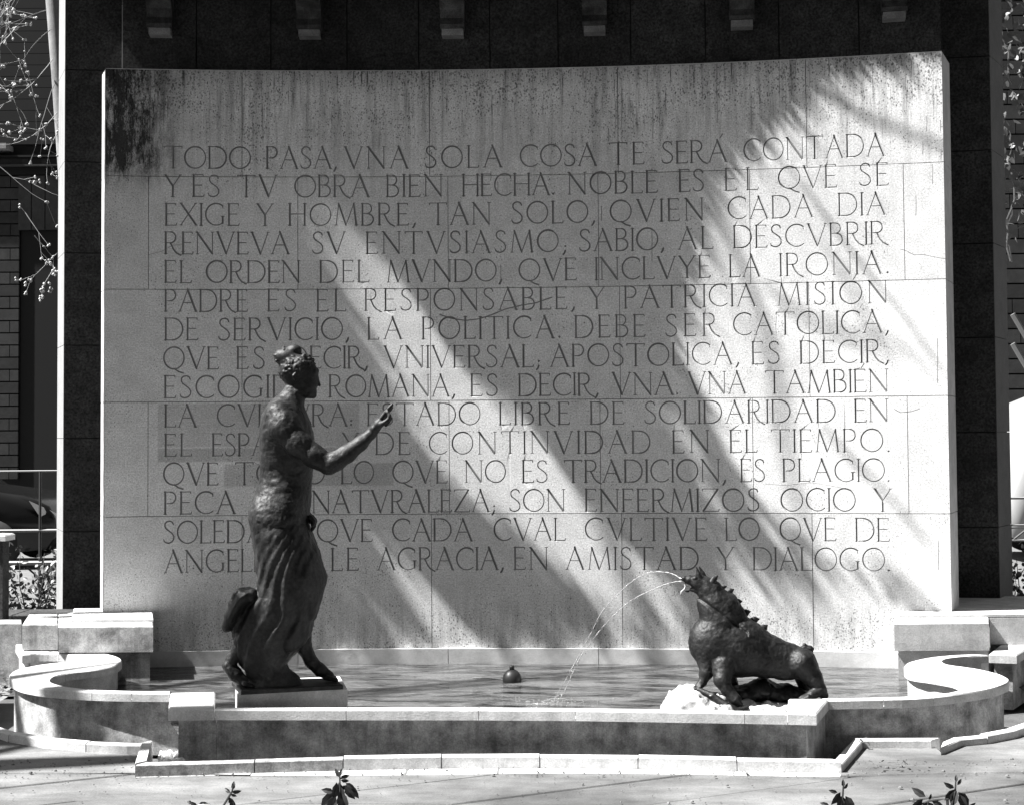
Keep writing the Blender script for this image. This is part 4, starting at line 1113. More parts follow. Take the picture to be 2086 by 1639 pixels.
# pale rock
RM = stone('pale rough rock', 0.36, var=0.3, pit=0.8, stain=0.6, bump=1.0, pitscale=30)
rock = SDF((-0.60, -0.36, -0.2), (0.50, 0.30, 0.17), 0.007)
rock.ell(dp(1402, 1452, -.03), (.145, .20, .155), 0.02); rock.ell(dp(1450, 1462, -.08), (.17, .2, .135), 0.03); rock.ell(dp(1380, 1470, -.03), (.12, .2, .13), 0.03)
rock.ell(dp(1525, 1460, -.05), (.19, .20, .095), 0.03); rock.ell(dp(1600, 1462, -.02), (.2, .18, .10), 0.03); rock.ell(dp(1500, 1440, -.08), (.09, .12, .05), 0.02)
X, Y, Z = np.meshgrid(*rock.ax, indexing='ij', sparse=True)
rock.d += vnoise(X*7, Y*7, Z*7, 31)*0.018+vnoise(X*19, Y*19, Z*19, 32)*0.014+vnoise(X*42, Y*42, Z*42, 33)*0.009
rk = rock.mesh('rock', RM, None, DO, XA, YA)
tag(rk, 'pale rough rock rising from the pool under the bronze beast', 'rock')
# two thin jets of water
JET = G('falling water'); JET.col(0.7); JET.set(Roughness=0.12); JET.b.inputs['Transmission Weight'].default_value = 0.72; JET.b.inputs['IOR'].default_value = 1.33; JET = JET.m
def rv0(): return Vector((rnd.gauss(0, 1), rnd.gauss(0, 1), rnd.gauss(0, 1))).normalized()
def jet(pts, r, label):
    a = on_d(pts[0][0], pts[0][1], DD); e = on_z(pts[-1][0], pts[-1][1], ZW)
    De = (e-CAM).dot(FH); n = len(pts); P = []; Rr = []
    # resample smoothly
    Q = []
    for i in range(n-1):
        p0, p1, p2, p3 = [Vector(pts[j]) for j in (max(i-1, 0), i, i+1, min(i+2, n-1))]
        for k in range(8):
            t = k/8; Q.append(0.5*((2*p1)+(p2-p0)*t+(2*p0-5*p1+4*p2-p3)*t*t+(3*p1-p0-3*p2+p3)*t**3))
    Q.append(Vector(pts[-1]))
    u0, u1 = pts[0][0], pts[-1][0]
    for i, q in enumerate(Q):
        f = (q.x-u0)/(u1-u0)
        P.append(on_d(q.x+rnd.uniform(-.5, .5), q.y+rnd.uniform(-.5, .5), DD+(De-DD)*f)); Rr.append(r*rnd.uniform(0.55, 1.35)*(1 if i % 5 else 0.5))
    m = MB(); i = 0; N_ = len(P)
    while i < N_-2:
        f = i/N_; run = rnd.randint(3, 9) if f > .25 else rnd.randint(9, 16); j = min(N_-1, i+run)
        rr = [x*(1-.25*f) for x in Rr[i:j+1]]; rr[0] *= .35; rr[-1] *= .3; m.tube(P[i:j+1], rr, 6)
        if f > .2:
            for q in range(3):
                k_ = rnd.randint(i, j); c_ = P[k_]+rv0()*rnd.uniform(.004, .02); z_ = rnd.uniform(.0015, .0035); m.lathe(c_, [(.0001, -z_*1.6), (z_, 0), (.0001, z_*1.6)], 5)
        i = j+(1 if f > .3 and rnd.random() < .6 else 0)
    o = m.build('water_jet', JET, None, True); tag(o, label, 'water jet', 'water jets from the mouth of the beast'); return o
jet([(1393, 1181), (1370, 1168), (1345, 1163.5), (1320, 1166), (1292, 1180), (1265, 1203), (1240, 1228), (1222, 1252), (1208, 1280), (1196, 1303), (1184, 1325), (1165, 1360), (1146, 1395), (1128, 1425)], 0.003, 'thin upper water jet arching highest from the mouth of the bronze beast')
jet([(1393, 1182), (1370, 1185), (1345, 1193), (1318, 1205), (1290, 1219), (1268, 1235), (1245, 1257), (1222, 1283), (1204, 1308), (1188, 1328), (1172, 1358), (1158, 1390), (1140, 1425)], 0.0032, 'thin lower water jet falling flatter from the mouth of the bronze beast')
# splash rings and foam where the jets land
sp_ = MB(); c = on_z(1130, 1428, ZW)
for i in range(80):
    a = rnd.uniform(0, 6.28); q = abs(rnd.gauss(0, .10)); r = rnd.uniform(.0015, .006)
    x, y = c.x+q*math.cos(a)*1.6, c.y+q*math.sin(a)*.8; z = ZW+max(0, rnd.gauss(0.0, 0.02))*(q < .06)
    sp_.lathe((x, y, z), [(0.0001, -r*.5), (r, 0), (r*.6, r*.4), (0.0001, r*.5)], 6)
for R_ in (.05, .11):
    a0 = rnd.uniform(0, 6)
    for seg_ in range(4):
        n = rnd.randint(3, 9); a1 = a0+seg_*1.57+rnd.uniform(0, .8)
        P = [(c.x+(R_+rnd.uniform(-.004, .004))*1.5*math.cos(a1+.11*k), c.y+R_*.85*math.sin(a1+.11*k), ZW+0.0005) for k in range(n+1)]; sp_.tube(P, [.0005]+[.0022]*(n-1)+[.0005], 5)
tag(sp_.build('splash', JET, None, True), 'small foaming splash where the two water jets land in the pool', 'splash')

# ------------------------------------------------------------------ far buildings behind the portal
DB = 30.0; KB = DB/F
BLK = [stone('facade stone', 0.022, var=0.25, stain=0.3, grain=0.3, rough=0.9), stone('facade stone pale', 0.032, var=0.25, stain=0.3, grain=0.3, rough=0.9)]
DARK = plain('dark void', 0.004, 0.9); JOINT = plain('dark joint', 0.008, 0.95)
def bx(u): return (u-PW/2)*KB/1.0
def build_facade(name, label, u0, u1, vtop, vbot, extra_left=0, extra_right=0, pitch=25.3, D=DB, wl=1.15):
    k = D/F
    o = on_d((u0+u1)/2, 886, D)
    b = empty(name, (o.x, o.y, 0), label, 'building')
    R0 = Vector(XA); D0 = Vector(YA)
    def W(u, z, y=0.0): return Vector((CAM.x, CAM.y, 0))+R0*((u-PW/2)*k)+D0*(D+y)+Vector((0, 0, z))
    def bxm(ua, ub, za, zb, ya, yb, nm, mat, parent=None):
        m = MB(); P = [W(u, z, y) for z in (za, zb) for (u, y) in ((ua, ya), (ub, ya), (ub, yb), (ua, yb))]
        m.add(P, [(3, 2, 1, 0), (4, 5, 6, 7), (0, 1, 5, 4), (1, 2, 6, 5), (2, 3, 7, 6), (3, 0, 4, 7)]); return m.build(nm, mat, parent or b)
    zz = lambda v: 1.65-(v-886)*k
    return b, bxm, zz, k
# left facade
b, bxm, zz, k = build_facade('stone_building', 'dark stone building with coursed blocks and a deep doorway beyond the left pillar', -200, 120, 0, 960)
bxm(-420, 330, -0.1, zz(-500), 0.06, 0.8, 'core', JOINT)
cnt = 0
v = 349.0; row = 0
while v < 955:
    vb = v+24.8
    off = (row % 2)*55
    for u0 in range(-420+off, 40, 110):
        a, c = u0, min(u0+108.5, 37 if v > 350 else 37)
        if c-a < 8: continue
        bxm(a, c, zz(vb)+0.014, zz(v)-0.014, -0.03, 0.05, 'block', BLK[rnd.random() < .4]); cnt += 1
    v = vb; row += 1
for a, c in ((36.5, 62), (64, 90), (92, 117), (119, 145), (147, 173)):
    bxm(a, c, zz(461), zz(350), -0.06, 0.05, 'panel', BLK[1])
bxm(40, 175, -0.05, zz(462), 0.02, 0.055, 'doorway', DARK)
bxm(-420, 180, zz(348), zz(333), -0.10, 0.05, 'lintel', DARK)
bxm(-420, 180, zz(332.5), zz(329.5), -0.22, 0.05, 'moulding', BLK[1])
bxm(-420, 180, zz(329), zz(315), -0.10, 0.05, 'frieze', BLK[0])
for a in (45, 85, 118, -30, -70): bxm(a, a+13, zz(328), zz(316), -0.115, -0.09, 'medallion', BLK[1])
bxm(-420, 180, zz(314), zz(310), -0.2, 0.05, 'moulding', DARK)
bxm(-60, 22, zz(300), zz(289), -0.4, 0.05, 'window_sill', FLANK)
for i in range(30):
    va = -420+i*23.5
    bxm(-420, 180, zz(va+22.5), zz(va), -0.0, 0.05, 'louvre', DARK)
bxm(176, 330, -0.05, zz(-500), -0.02, 0.055, 'plain_wall', BLK[0])
# right facade
b, bxm, zz, k = build_facade('stone_building', 'dark stone wall of large coursed blocks beyond the right pillar, partly behind climbing leaves', 1960, 2300, 0, 960)
bxm(1780, 2700, -0.1, zz(-500), 0.06, 0.8, 'core', JOINT)
v = -60.0; row = 0
while v < 1000:
    vb = v+30.7
    off = (row*47) % 110
    for u0 in range(2000-off, 2380, 110):
        bxm(u0, u0+108, zz(vb)+0.017, zz(v)-0.017, -0.03, 0.05, 'block', BLK[rnd.random() < .5])
    v = vb; row += 1
# pale road behind
ROAD = stone('pale road', 0.11, var=0.15, grain=0.2); 
m = MB(); m.add([(-60, 13.2, -0.02), (60, 13.2, -0.02), (60, 29.6, -0.02), (-60, 29.6, -0.02)], [(0, 1, 2, 3)]); tag(m.build('road', ROAD), kind='structure')
# low dark wall on which the left side stands
m = MB()
a, c = on_d(-600, 1300, 10.15), on_d(150, 1300, 10.15)
lw_ = empty('low_wall', (a.x, a.y, 0), 'low dark granite wall running left from the foot of the left pillar', 'wall')
for i in range(6):
    p = Vector((a.x+(c.x-a.x)*i/6, a.y+(c.y-a.y)*i/6)); q = Vector((a.x+(c.x-a.x)*(i+1)/6-0.005, a.y+(c.y-a.y)*(i+1)/6)); n = Vector((0, .35))
    m = MB(); m.prism([tuple(p), tuple(q), tuple(q+n), tuple(p+n)], -0.1, 0.40, bevel=0.006); m.build('wall_stone', GRAN, lw_)
px_block('side_panel', -140, 44, -0.1, 0.395, 9.75, 0.2, LIMED)
m = MB(); a = on_d(-4, 1200, 10.0)
gp_ = empty('gate_post', (a.x, a.y, 0), 'dark square post with a pale capstone at the left edge', 'post')
m.box((a.x, a.y, 0.45), (.11, .11, .98)); m.build('shaft', GRAN, gp_)
m = MB(); m.prism([(a.x-.085, a.y-.085), (a.x+.085, a.y-.085), (a.x+.085, a.y+.085), (a.x-.085, a.y+.085)], 0.94, 0.985, bevel=0.01); m.build('cap', LIME, gp_)
# fences of thin rails
def fence(label, u0, u1, vrails, posts, D, mat, diag=()):
    a = on_d((u0+u1)/2, 1000, D); f = empty('metal_fence', (a.x, a.y, 0), label, 'fence')
    for v, r in vrails:
        m = MB(); m.tube([on_d(u0, v+2, D), on_d(u1, v-2, D)], r, 6); m.build('rail', mat, f)
    for u in posts:
        p = on_d(u, 960, D); m = MB(); m.tube([(p.x, p.y, -0.05), (p.x, p.y, on_d(u, vrails[0][0], D).z)], 0.013, 6); m.build('post', MET, f)
    for (x0, y0, x1, y1) in diag:
        m = MB(); m.tube([on_d(x0, y0, D), on_d(x1, y1, D)], 0.009, 6); m.build('brace', MET, f)
MET = plain('black iron', 0.02, 0.45, 0.5); METL = plain('worn pale rail', 0.18, 0.5)
fence('thin metal fence with pale rails in front of the parked car at the left', -300, 145, [(960, .008), (1081, .013), (1147, .02)], [-200, -110, -30, 82, 140], 12.6, METL, [(55, 1155, 82, 1178), (82, 1178, 118, 1150)])
fence('thin metal fence with pale rails in front of the van at the right', 2040, 2400, [(1012, .012), (1067, .008), (1073, .006), (1098, .012)], [2050, 2150, 2260], 12.4, METL, [(2064, 1098, 2100, 1070)])
# parked cars seen through the gaps: side profile extruded to the width of the car, bevelled glasshouse, wheels
PAINT = plain('black car paint', 0.005, 0.2, 0.35); GLS = plain('dark window glass', 0.02, 0.05, 0.8); TYRE = plain('tyre rubber', 0.02, 0.9); RIM = plain('alloy', 0.35, 0.35, 0.5, 0.6); PALE = plain('pale van paint', 0.22, 0.3, 0.5)
def vehicle(name, label, cat, nose, D, prof, glass, wheels, width, paint, flip=1, wr=0.31):
    o = on_d(nose, 1000, D); e = empty(name, (o.x, o.y, 0), label, cat)
    R0 = Vector(XA)*flip; D0 = Vector(YA)
    def P(x, y, z): return Vector((o.x, o.y, 0))+R0*x+D0*y+Vector((0, 0, z))
    m = MB(); n = len(prof); secs = []
    for y, s in ((0, .93), (.10, 1), (width-.10, 1), (width, .93)):
        cx = sum(p[0] for p in prof)/n
        secs.append([P(cx+(x-cx)*(1 if z < .9 else s), y+(0 if z < .85 else (.09 if y < width/2 else -.09)), z*(1 if z < .3 else (s*.04+.96))) for x, z in prof])
    vs = [q for s in secs for q in s]; fs = [tuple(range(n)), tuple(range(3*n, 4*n))[::-1]]
    for j in range(3): fs += [(j*n+i, (j+1)*n+i, (j+1)*n+(i+1) % n, j*n+(i+1) % n) for i in range(n)]
    m.add(vs, fs); o_ = m.build('body', paint, e, True); bmfix(o_.data)
    for gl in glass:
        m = MB(); m.add([P(x, .055 if z < 1 else .085, z) for x, z in gl], [tuple(range(len(gl)))]); m.build('side_window', GLS, e)
    for wx in wheels:
        for y0 in (-.015, width-.2):
            m = MB(); n = 24
            c = [(r, yy) for r, yy in ((wr*.62, 0), (wr*.96, .01), (wr, .05), (wr, .17), (wr*.94, .2), (wr*.5, .2))]
            vs = [P(wx+r*math.cos(6.2832*q/n), y0+yy, wr+r*math.sin(6.2832*q/n)) for r, yy in c for q in range(n)]
            fs = [(a*n+q, (a+1)*n+q, (a+1)*n+(q+1) % n, a*n+(q+1) % n) for a in range(len(c)-1) for q in range(n)]
            m.add(vs, fs); w = m.build('wheel', TYRE, e, True)
            if y0 < 0:
                m = MB()
                for q in range(10):
                    a = 6.2832*q/10; d = Vector((math.cos(a), math.sin(a))); t = Vector((-d.y, d.x))*wr*.055
                    pts = [d*wr*.12-t, d*wr*.58-t*1.3, d*wr*.58+t*1.3, d*wr*.12+t]
                    m.add([P(wx+p.x, y0+.012, wr+p.y) for p in pts], [(0, 1, 2, 3)])
                c = [(wr*.66, .0), (wr*.58, .005), (wr*.56, .03)]
                m.add([P(wx+r*math.cos(6.2832*q/n), y0+yy, wr+r*math.sin(6.2832*q/n)) for r, yy in c for q in range(n)], [(a*n+q, (a+1)*n+q, (a+1)*n+(q+1) % n, a*n+(q+1) % n) for a in range(2) for q in range(n)])
                m.add([P(wx+wr*.16*math.cos(6.2832*q/12), y0+.008, wr+wr*.16*math.sin(6.2832*q/12)) for q in range(12)], [tuple(range(12))])
                m.build('rim', RIM, e).name
    return e, P
e, P = vehicle('parked_car', 'black parked car with alloy wheels behind the fence at the left edge', 'car', 113, 18.2,
    [(0, .42), (-.02, .62), (-.10, .78), (-.42, .92), (-1.15, 1.02), (-1.75, 1.40), (-2.15, 1.50), (-3.1, 1.48), (-3.7, 1.12), (-4.15, 1.02), (-4.2, .5), (-4.1, .26), (-3.8, .22), (-.5, .20), (-.12, .24)],
    [[(-1.32, 1.04), (-1.85, 1.40), (-2.35, 1.44), (-2.35, 1.04)], [(-2.42, 1.04), (-2.42, 1.44), (-3.0, 1.42), (-3.5, 1.08)]], [-.78, -3.35], 1.75, PAINT, 1)
m = MB(); m.add([P(-.02, .25, .66), P(-.08, .02, .74), P(-.34, -.002, .86), P(-.20, .0, .66), P(-.03, .1, .60)], [(0, 1, 2, 3, 4)]); m.build('headlight', RIM, e)
e, P = vehicle('parked_van', 'pale parked van with grey window frames behind the fence at the right edge', 'van', 2056, 18.0,
    [(0, .35), (-.03, .8), (-.10, 1.15), (-.55, 2.02), (-.9, 2.16), (-4.6, 2.16), (-4.75, 2.0), (-4.75, .4), (-4.6, .28), (-.2, .28)],
    [[(-.62, 1.55), (-.62, 1.9), (-1.6, 1.9), (-1.6, 1.55)], [(-.24, 1.05), (-.50, 1.62), (-.56, 1.62), (-.56, 1.05)]], [-.85, -3.7], 1.9, PALE, -1)

# ------------------------------------------------------------------ leafy things
LEAF = leaf_material('dark leaf', 0.02, 0.06); LEAFL = leaf_material('lighter leaf', 0.02, 0.08); TWIG = plain('twig bark', 0.10, 0.8); BARK = stone('plane bark', 0.2, var=0.3, stain=0.4, bump=0.6); PALETW = plain('pale twig', 0.26, 0.7); BUD = plain('pale bud', 0.42, 0.7)  # shrub and litter leaves vary up to a lighter tone than tree leaves
def leaf(m, c, d, up, L, Wd, bend=0.25):
    d = d.normalized(); s = d.cross(up)
    if s.length < 1e-4: s = d.orthogonal()
    s.normalize(); n = s.cross(d)
    P = [c, c+d*L*.3+s*Wd*.42+n*bend*L*.12, c+d*L*.65+s*Wd*.38, c+d*L-n*bend*L*.35, c+d*L*.65-s*Wd*.38, c+d*L*.3-s*Wd*.42+n*bend*L*.12, c+d*L*.5-n*bend*L*.10]
    m.add(P, [(0, 1, 6), (1, 2, 6), (2, 3, 6), (3, 4, 6), (4, 5, 6), (5, 0, 6)])
def rv(): return Vector((rnd.gauss(0, 1), rnd.gauss(0, 1), rnd.gauss(0, 1))).normalized()
def shrub(name, label, base, box, n, L, group, cat='shrub', stems=7):
    e = empty(name, base, label, cat, group)
    ms, ml = MB(), MB()
    for i in range(stems):
        p = Vector(base); q = p+Vector((rnd.uniform(-box[0], box[0]), rnd.uniform(-box[1], box[1]), box[2]*rnd.uniform(.6, 1)))
        pts = [p+(q-p)*t+rv()*.02*(t > 0) for t in (0, .33, .66, 1)]; ms.tube(pts, [.008, .006, .004, .002], 5)
        for j in range(n//stems):
            t = rnd.uniform(.12, 1); c = p+(q-p)*t+rv()*rnd.uniform(.02, .16)
            leaf(ml, c, rv()+Vector((0, 0, .2)), rv(), L*rnd.uniform(.6, 1.3), L*.62)
    ms.build('stem', TWIG, e); o = ml.build('foliage', LEAFL, e); return e
for u, D, w_, lab in ((60, 11.2, .40, 'leafy shrub with small leaves below the car at the left'), (2085, 11.2, .30, 'leafy shrub with small leaves below the van at the right')):
    a = on_d(u, 1200, D); shrub('shrub', lab, (a.x, a.y, 0.0), (w_, .25, .82), 900, .052, 'shrubs behind the portal', stems=16)
# foliage in front of the right facade
a = on_d(2130, 1200, 20.0); e = empty('climbing_plant', (a.x, a.y, 0), 'dense small-leaved climbing plant over the upper part of the right stone wall', 'climber')
ml, ms = MB(), MB()
for i in range(2600):
    u = rnd.uniform(1985, 2330); v = rnd.uniform(-150, 520-abs(rnd.gauss(0, 30)))
    if rnd.random() < 0.25+0.5*(mnoise.noise(Vector((u*.045, v*.045, 0))) > 0.05): continue
    c = on_d(u, v, rnd.uniform(20.0, 20.9)); leaf(ml, c, rv(), rv(), .13, .10)
for i in range(26):
    u, v = rnd.uniform(2000, 2300), rnd.uniform(-100, 500); pts = []
    for k in range(6): pts.append(on_d(u, v, 20.5)); u += rnd.uniform(-14, 14); v += rnd.uniform(10, 34)
    ms.tube(pts, .012, 4)
for (p, q) in (((2063, 640), (2110, 720)), ((2063, 700), (2110, 780))): ms.tube([on_d(*p, 20.3), on_d(*q, 20.3)], .04, 6)
ms.tube([(a.x, a.y, 0), on_d(2190, 700, 20.5), on_d(2150, 300, 20.5)], [.09, .07, .03], 8)
ml.build('foliage', leaf_material('ivy leaf', 0.015, 0.06), e); ms.build('stem', TWIG, e)
# bare tree with pale buds at the upper left
a = on_d(108, 0, 12.2); bt = empty('bare_tree', (a.x, a.y, 0), 'bare tree with pale trunk, thin curving twigs and pale buds at the upper left', 'tree')
m = MB(); m.tube([(a.x+.30, a.y, -0.1), on_d(160, 700, 12.2), on_d(134, 340, 12.2), on_d(121, 150, 12.2), on_d(111, 0, 12.2), on_d(92, -350, 12.2)], [.085, .07, .068, .068, .075, .08], 12); m.build('trunk', BARK, bt, True)
mt, mbud = MB(), MB()
def bud(p, r):
    for j in range(rnd.choice((2, 3, 4))):
        c = Vector(p)+rv()*r*1.2; mbud.lathe(c, [(0.0001, -r), (r*.8, -r*.3), (r, r*.2), (r*.4, r), (0.0001, r*1.1)], 6)
def twig(u, v, ang, L, r, D, depth):
    pts, rs_ = [], []; n = max(4, int(L/16)); st = L/n
    bend = rnd.uniform(-.11, .11); dd = rnd.uniform(-.012, .012)
    for k in range(n+1):
        pts.append(on_d(u, v, D)); rs_.append(max(.0018, r*(1-k/n*.75)))
        if depth < 2 and k > 1 and rnd.random() < .42: twig(u, v, ang+rnd.choice((-1, 1))*rnd.uniform(.35, .9), L*rnd.uniform(.3, .55), r*.6, D, depth+1)
        elif rnd.random() < .16: bud(on_d(u, v, D), rnd.uniform(.006, .012))
        D += dd; u += math.cos(ang)*st; v += math.sin(ang)*st; ang += bend+rnd.uniform(-.12, .12)
    mt.tube(pts, rs_, 5); bud(pts[-1], .010)
for (u, v, ang, L) in ((104, 60, 2.5, 170), (108, 120, 2.2, 190), (112, 170, 2.0, 170), (100, 20, 2.9, 150), (116, 230, 2.25, 150), (118, 270, 2.1, 110), (60, -60, 2.0, 200), (20, -80, 1.9, 220), (100, -40, 2.6, 180), (90, -120, 2.3, 260), (-40, -40, 1.4, 200), (30, 60, 2.3, 120), (0, 340, 0.7, 120), (40, 420, 0.85, 100), (70, 480, 0.9, 60), (118, 515, 2.4, 80), (112, 545, 2.2, 50), (60, 370, .55, 70)):
    mt = MB(); twig(u, v, ang, L, .004, 12.0+rnd.uniform(-.5, .5), 0); mt.build('branch', PALETW, bt)
tag(mbud.build('buds', BUD, bt, True), kind='stuff')

# ------------------------------------------------------------------ small things round the pool
c = on_z(1043, 1387, ZW)
m = MB(); fl = empty('pool_lamp', (c.x, c.y, ZW-.02), 'black round pool lamp with a knob on top floating in the middle of the water', 'lamp')
m.lathe((c.x, c.y, ZW), [(.0001, -.05), (.035, -.045), (.056, -.02), (.062, .012), (.056, .042), (.038, .066), (.018, .076), (.0001, .078)], 24); m.build('globe', MET, fl, True)
m = MB(); m.lathe((c.x, c.y, ZW+.074), [(.0001, 0), (.016, 0), (.016, .022), (.013, .026), (.0001, .027)], 14); m.build('knob', MET, fl, True)
m = MB(); a = on_z(963, 1379, ZW+.006); b_ = on_z(1100, 1379, ZW+.006); m.tube([a, (c.x, c.y, ZW+.01), b_], .003, 6); m.build('cable', MET, fl)
# crumpled pale sheet in the left corner of the trench
def crumple(pts, z, name, label, amp, mat, cat, seed=3):
    n = 16; m = MB(); r = random.Random(seed)
    A, B_2, C, D_2 = [Vector((*P2(u, v, 0.02), z)) for u, v in pts]
    vs = []
    for j in range(n+1):
        for i in range(n+1):
            s, t = i/n, j/n
            p = (A*(1-s)+B_2*s)*(1-t)+(D_2*(1-s)+C*s)*t
            h = abs(mnoise.noise(Vector((s*3.1+seed, t*3.1, .3))))*amp+abs(mnoise.noise(Vector((s*9, t*9, seed))))*amp*.35
            e_ = min(s, 1-s, t, 1-t)*4
            vs.append((p.x+r.uniform(-.003, .003), p.y+r.uniform(-.003, .003), z+h*min(1, e_+.15)))
    m.add(vs, [(j*(n+1)+i, j*(n+1)+i+1, (j+1)*(n+1)+i+1, (j+1)*(n+1)+i) for j in range(n) for i in range(n)])
    o = m.build(name, mat); tag(o, label, cat)
crumple([(318, 1546), (388, 1541), (360, 1519), (326, 1512)], -0.02, 'crumpled_sheet', 'crumpled pale plastic sheet lying in the corner between the kerb and the basin', .055, plain('pale plastic', .5, .35, .5), 'rubbish')
# dead leaves
ll = MB()
for i in range(70):
    u, v = rnd.uniform(-10, 34), rnd.uniform(1380, 1425); p = Vector((*P2(u, v, 0.0), 0.02+rnd.uniform(0, .05))); leaf(ll, p, Vector((rnd.gauss(0, 1), rnd.gauss(0, 1), rnd.gauss(0, .3))), Vector((0, 0, 1)), .045, .035)
for i in range(50):
    u, v = rnd.choice((rnd.uniform(1740, 1765), rnd.uniform(1745, 1890))), rnd.uniform(1500, 1560); v = rnd.uniform(1503, 1516) if u < 1765 else rnd.uniform(1552, 1562)
    p = Vector((*P2(u, v, 0.03), 0.032+rnd.uniform(0, .012))); leaf(ll, p, Vector((rnd.gauss(0, 1), rnd.gauss(0, 1), rnd.gauss(0, .3))), Vector((0, 0, 1)), .022, .016)
tag(ll.build('leaf_litter', LEAFL), 'scattered small dead leaves beside the basin and kerb', None, None, 'stuff')
# sand sheet left of the basin
m = MB(); m.add([(*P2(-400, 1400, 0.0), 0.018), (*P2(40, 1395, 0.0), 0.018), (*P2(14, 1425, 0.0), 0.018), (*P2(-20, 1446, 0.0), 0.018), (*P2(-400, 1440, 0.0), 0.018)], [(0, 1, 2, 3, 4)]); tag(m.build('sand', GM2), kind='structure')
m = MB(); m.add([(*P2(2075, 1372, 0.0), 0.018), (*P2(2500, 1372, 0.0), 0.018), (*P2(2500, 1420, 0.0), 0.018), (*P2(2086, 1412, 0.0), 0.018), (*P2(2062, 1395, 0.0), 0.018)], [(0, 1, 2, 3, 4)]); tag(m.build('sand', GM2), kind='structure')
# young rose shoots in the bed in front of the paving
def shoot(label, stems, D, Lf):
    u0 = sum(s[0][0][0] for s in stems)/len(stems); b_ = on_d(u0, 1700, D); e = empty('rose_shoot', (b_.x, b_.y, -0.02), label, 'plant', 'young shoots along the bottom edge')
    for pts, leaves in stems:
        m = MB(); P = [Vector((b_.x+(on_d(pts[0][0], 1700, D).x-b_.x)*.5, b_.y, -0.02))]+[on_d(u, v, D) for u, v in pts]; n = len(P)
        m.tube(P, [.007]+[.0045-.003*i/n for i in range(n-1)], 6); m.build('stem', SHT, e)
        for (u, v, ang, L) in leaves:
            m = MB(); c = on_d(u, v, D); d = Vector(rt0)*math.cos(ang)+Vector((0, 0, 1))*math.sin(ang)+FH*rnd.uniform(-.3, .3)
            leaf(m, c, d, Vector((0, -1, 0))+rv()*.4, L*D/F, L*D/F*.52, .5); m.build('leaf', SHL, e)
SHT = plain('shoot stem', .03, .6); SHL = plain('shoot leaf', .025, .35, .4)
D5 = 4.9
shoot('smallest young shoot with narrow leaves, leftmost along the bottom edge', [([(455, 1640), (466, 1622), (473, 1610), (476, 1595)], [(474, 1608, 1.45, 18), (472, 1612, .05, 20), (470, 1614, 2.6, 18), (470, 1616, -.5, 14), (466, 1622, -1.0, 26), (470, 1628, -1.2, 26)]), ([(400, 1660), (402, 1640)], [(402, 1640, 2.7, 18), (404, 1638, .2, 22), (402, 1642, -.4, 24)])], D5, 20)
shoot('tall bushy young shoot with broad drooping leaves, second from the left', [([(690, 1670), (690, 1630), (693, 1605), (692, 1580)], [(692, 1582, 2.1, 20), (692, 1580, 1.2, 18), (693, 1585, .35, 20), (694, 1588, -.2, 18), (690, 1592, -1.2, 22), (692, 1604, 0.1, 22), (702, 1600, -.9, 34), (714, 1596, -1.15, 36), (704, 1594, -.5, 22), (686, 1592, -1.7, 36), (690, 1598, -1.3, 38), (686, 1612, -2.4, 50), (684, 1620, -2.0, 44), (690, 1618, -1.3, 44), (694, 1612, -1.2, 40), (680, 1612, 2.9, 26), (692, 1628, -1.0, 34)])], D5, 30)
shoot('short young shoot with rounded leaves, third from the left', [([(1715, 1670), (1716, 1630), (1718, 1600)], [(1718, 1602, 1.6, 16), (1719, 1606, .9, 15), (1712, 1612, -2.2, 32), (1706, 1613, 2.9, 18), (1722, 1620, -1.0, 34), (1714, 1620, -1.7, 34), (1718, 1622, -1.4, 30), (1690, 1640, 2.9, 20)])], D5, 24)
shoot('sprawling young shoot with two leafy stems, rightmost along the bottom edge', [([(1930, 1690), (1938, 1640), (1946, 1610), (1947, 1590)], [(1948, 1592, 1.5, 15), (1950, 1598, .9, 16), (1944, 1604, 2.7, 24), (1946, 1606, -2.2, 34), (1948, 1608, -1.9, 36), (1952, 1612, -.9, 40), (1954, 1616, -1.2, 36), (1944, 1612, -1.6, 30)]), ([(1930, 1626), (1910, 1628), (1892, 1630), (1870, 1640)], [(1892, 1628, 1.0, 14), (1886, 1622, 2.6, 32), (1880, 1626, -2.5, 36), (1888, 1630, -1.9, 26), (1898, 1630, -.4, 24), (1890, 1632, -1.0, 30)]), ([(1960, 1680), (1972, 1642)], [(1972, 1642, .4, 18), (1970, 1642, 2.5, 16)])], D5, 30)

# grit and crumbs of stone on the paving and in the trench
gr = MB()
for i in range(900):
    u = rnd.uniform(-60, 2150); v = rnd.choice((rnd.uniform(1548, 1640), rnd.gauss(1577, 5), rnd.uniform(1548, 1566)))
    p = P2(u, v, 0.0); r = rnd.uniform(.0015, .0055) if rnd.random() < .93 else rnd.uniform(.006, .011)
    if v < 1560 and 280 < u < 1740: continue
    gr.lathe((p[0], p[1], 0.006+r*.3), [(.0001, -r*.5), (r, -r*.1), (r*.7, r*.5), (.0001, r*.7)], 5)
for i in range(260):
    u = rnd.uniform(360, 1660); p = P2(u, 1541+rnd.uniform(-2, 0), 0.0); r = rnd.uniform(.003, .012); gr.lathe((p[0], p[1], -0.115+r), [(.0001, -r*.5), (r, -r*.1), (r*.7, r*.5), (.0001, r*.7)], 5)
tag(gr.build('grit', stone('grit', .12, var=.5, grain=.5)), 'fine grit and stone crumbs scattered on the paving', kind='stuff')

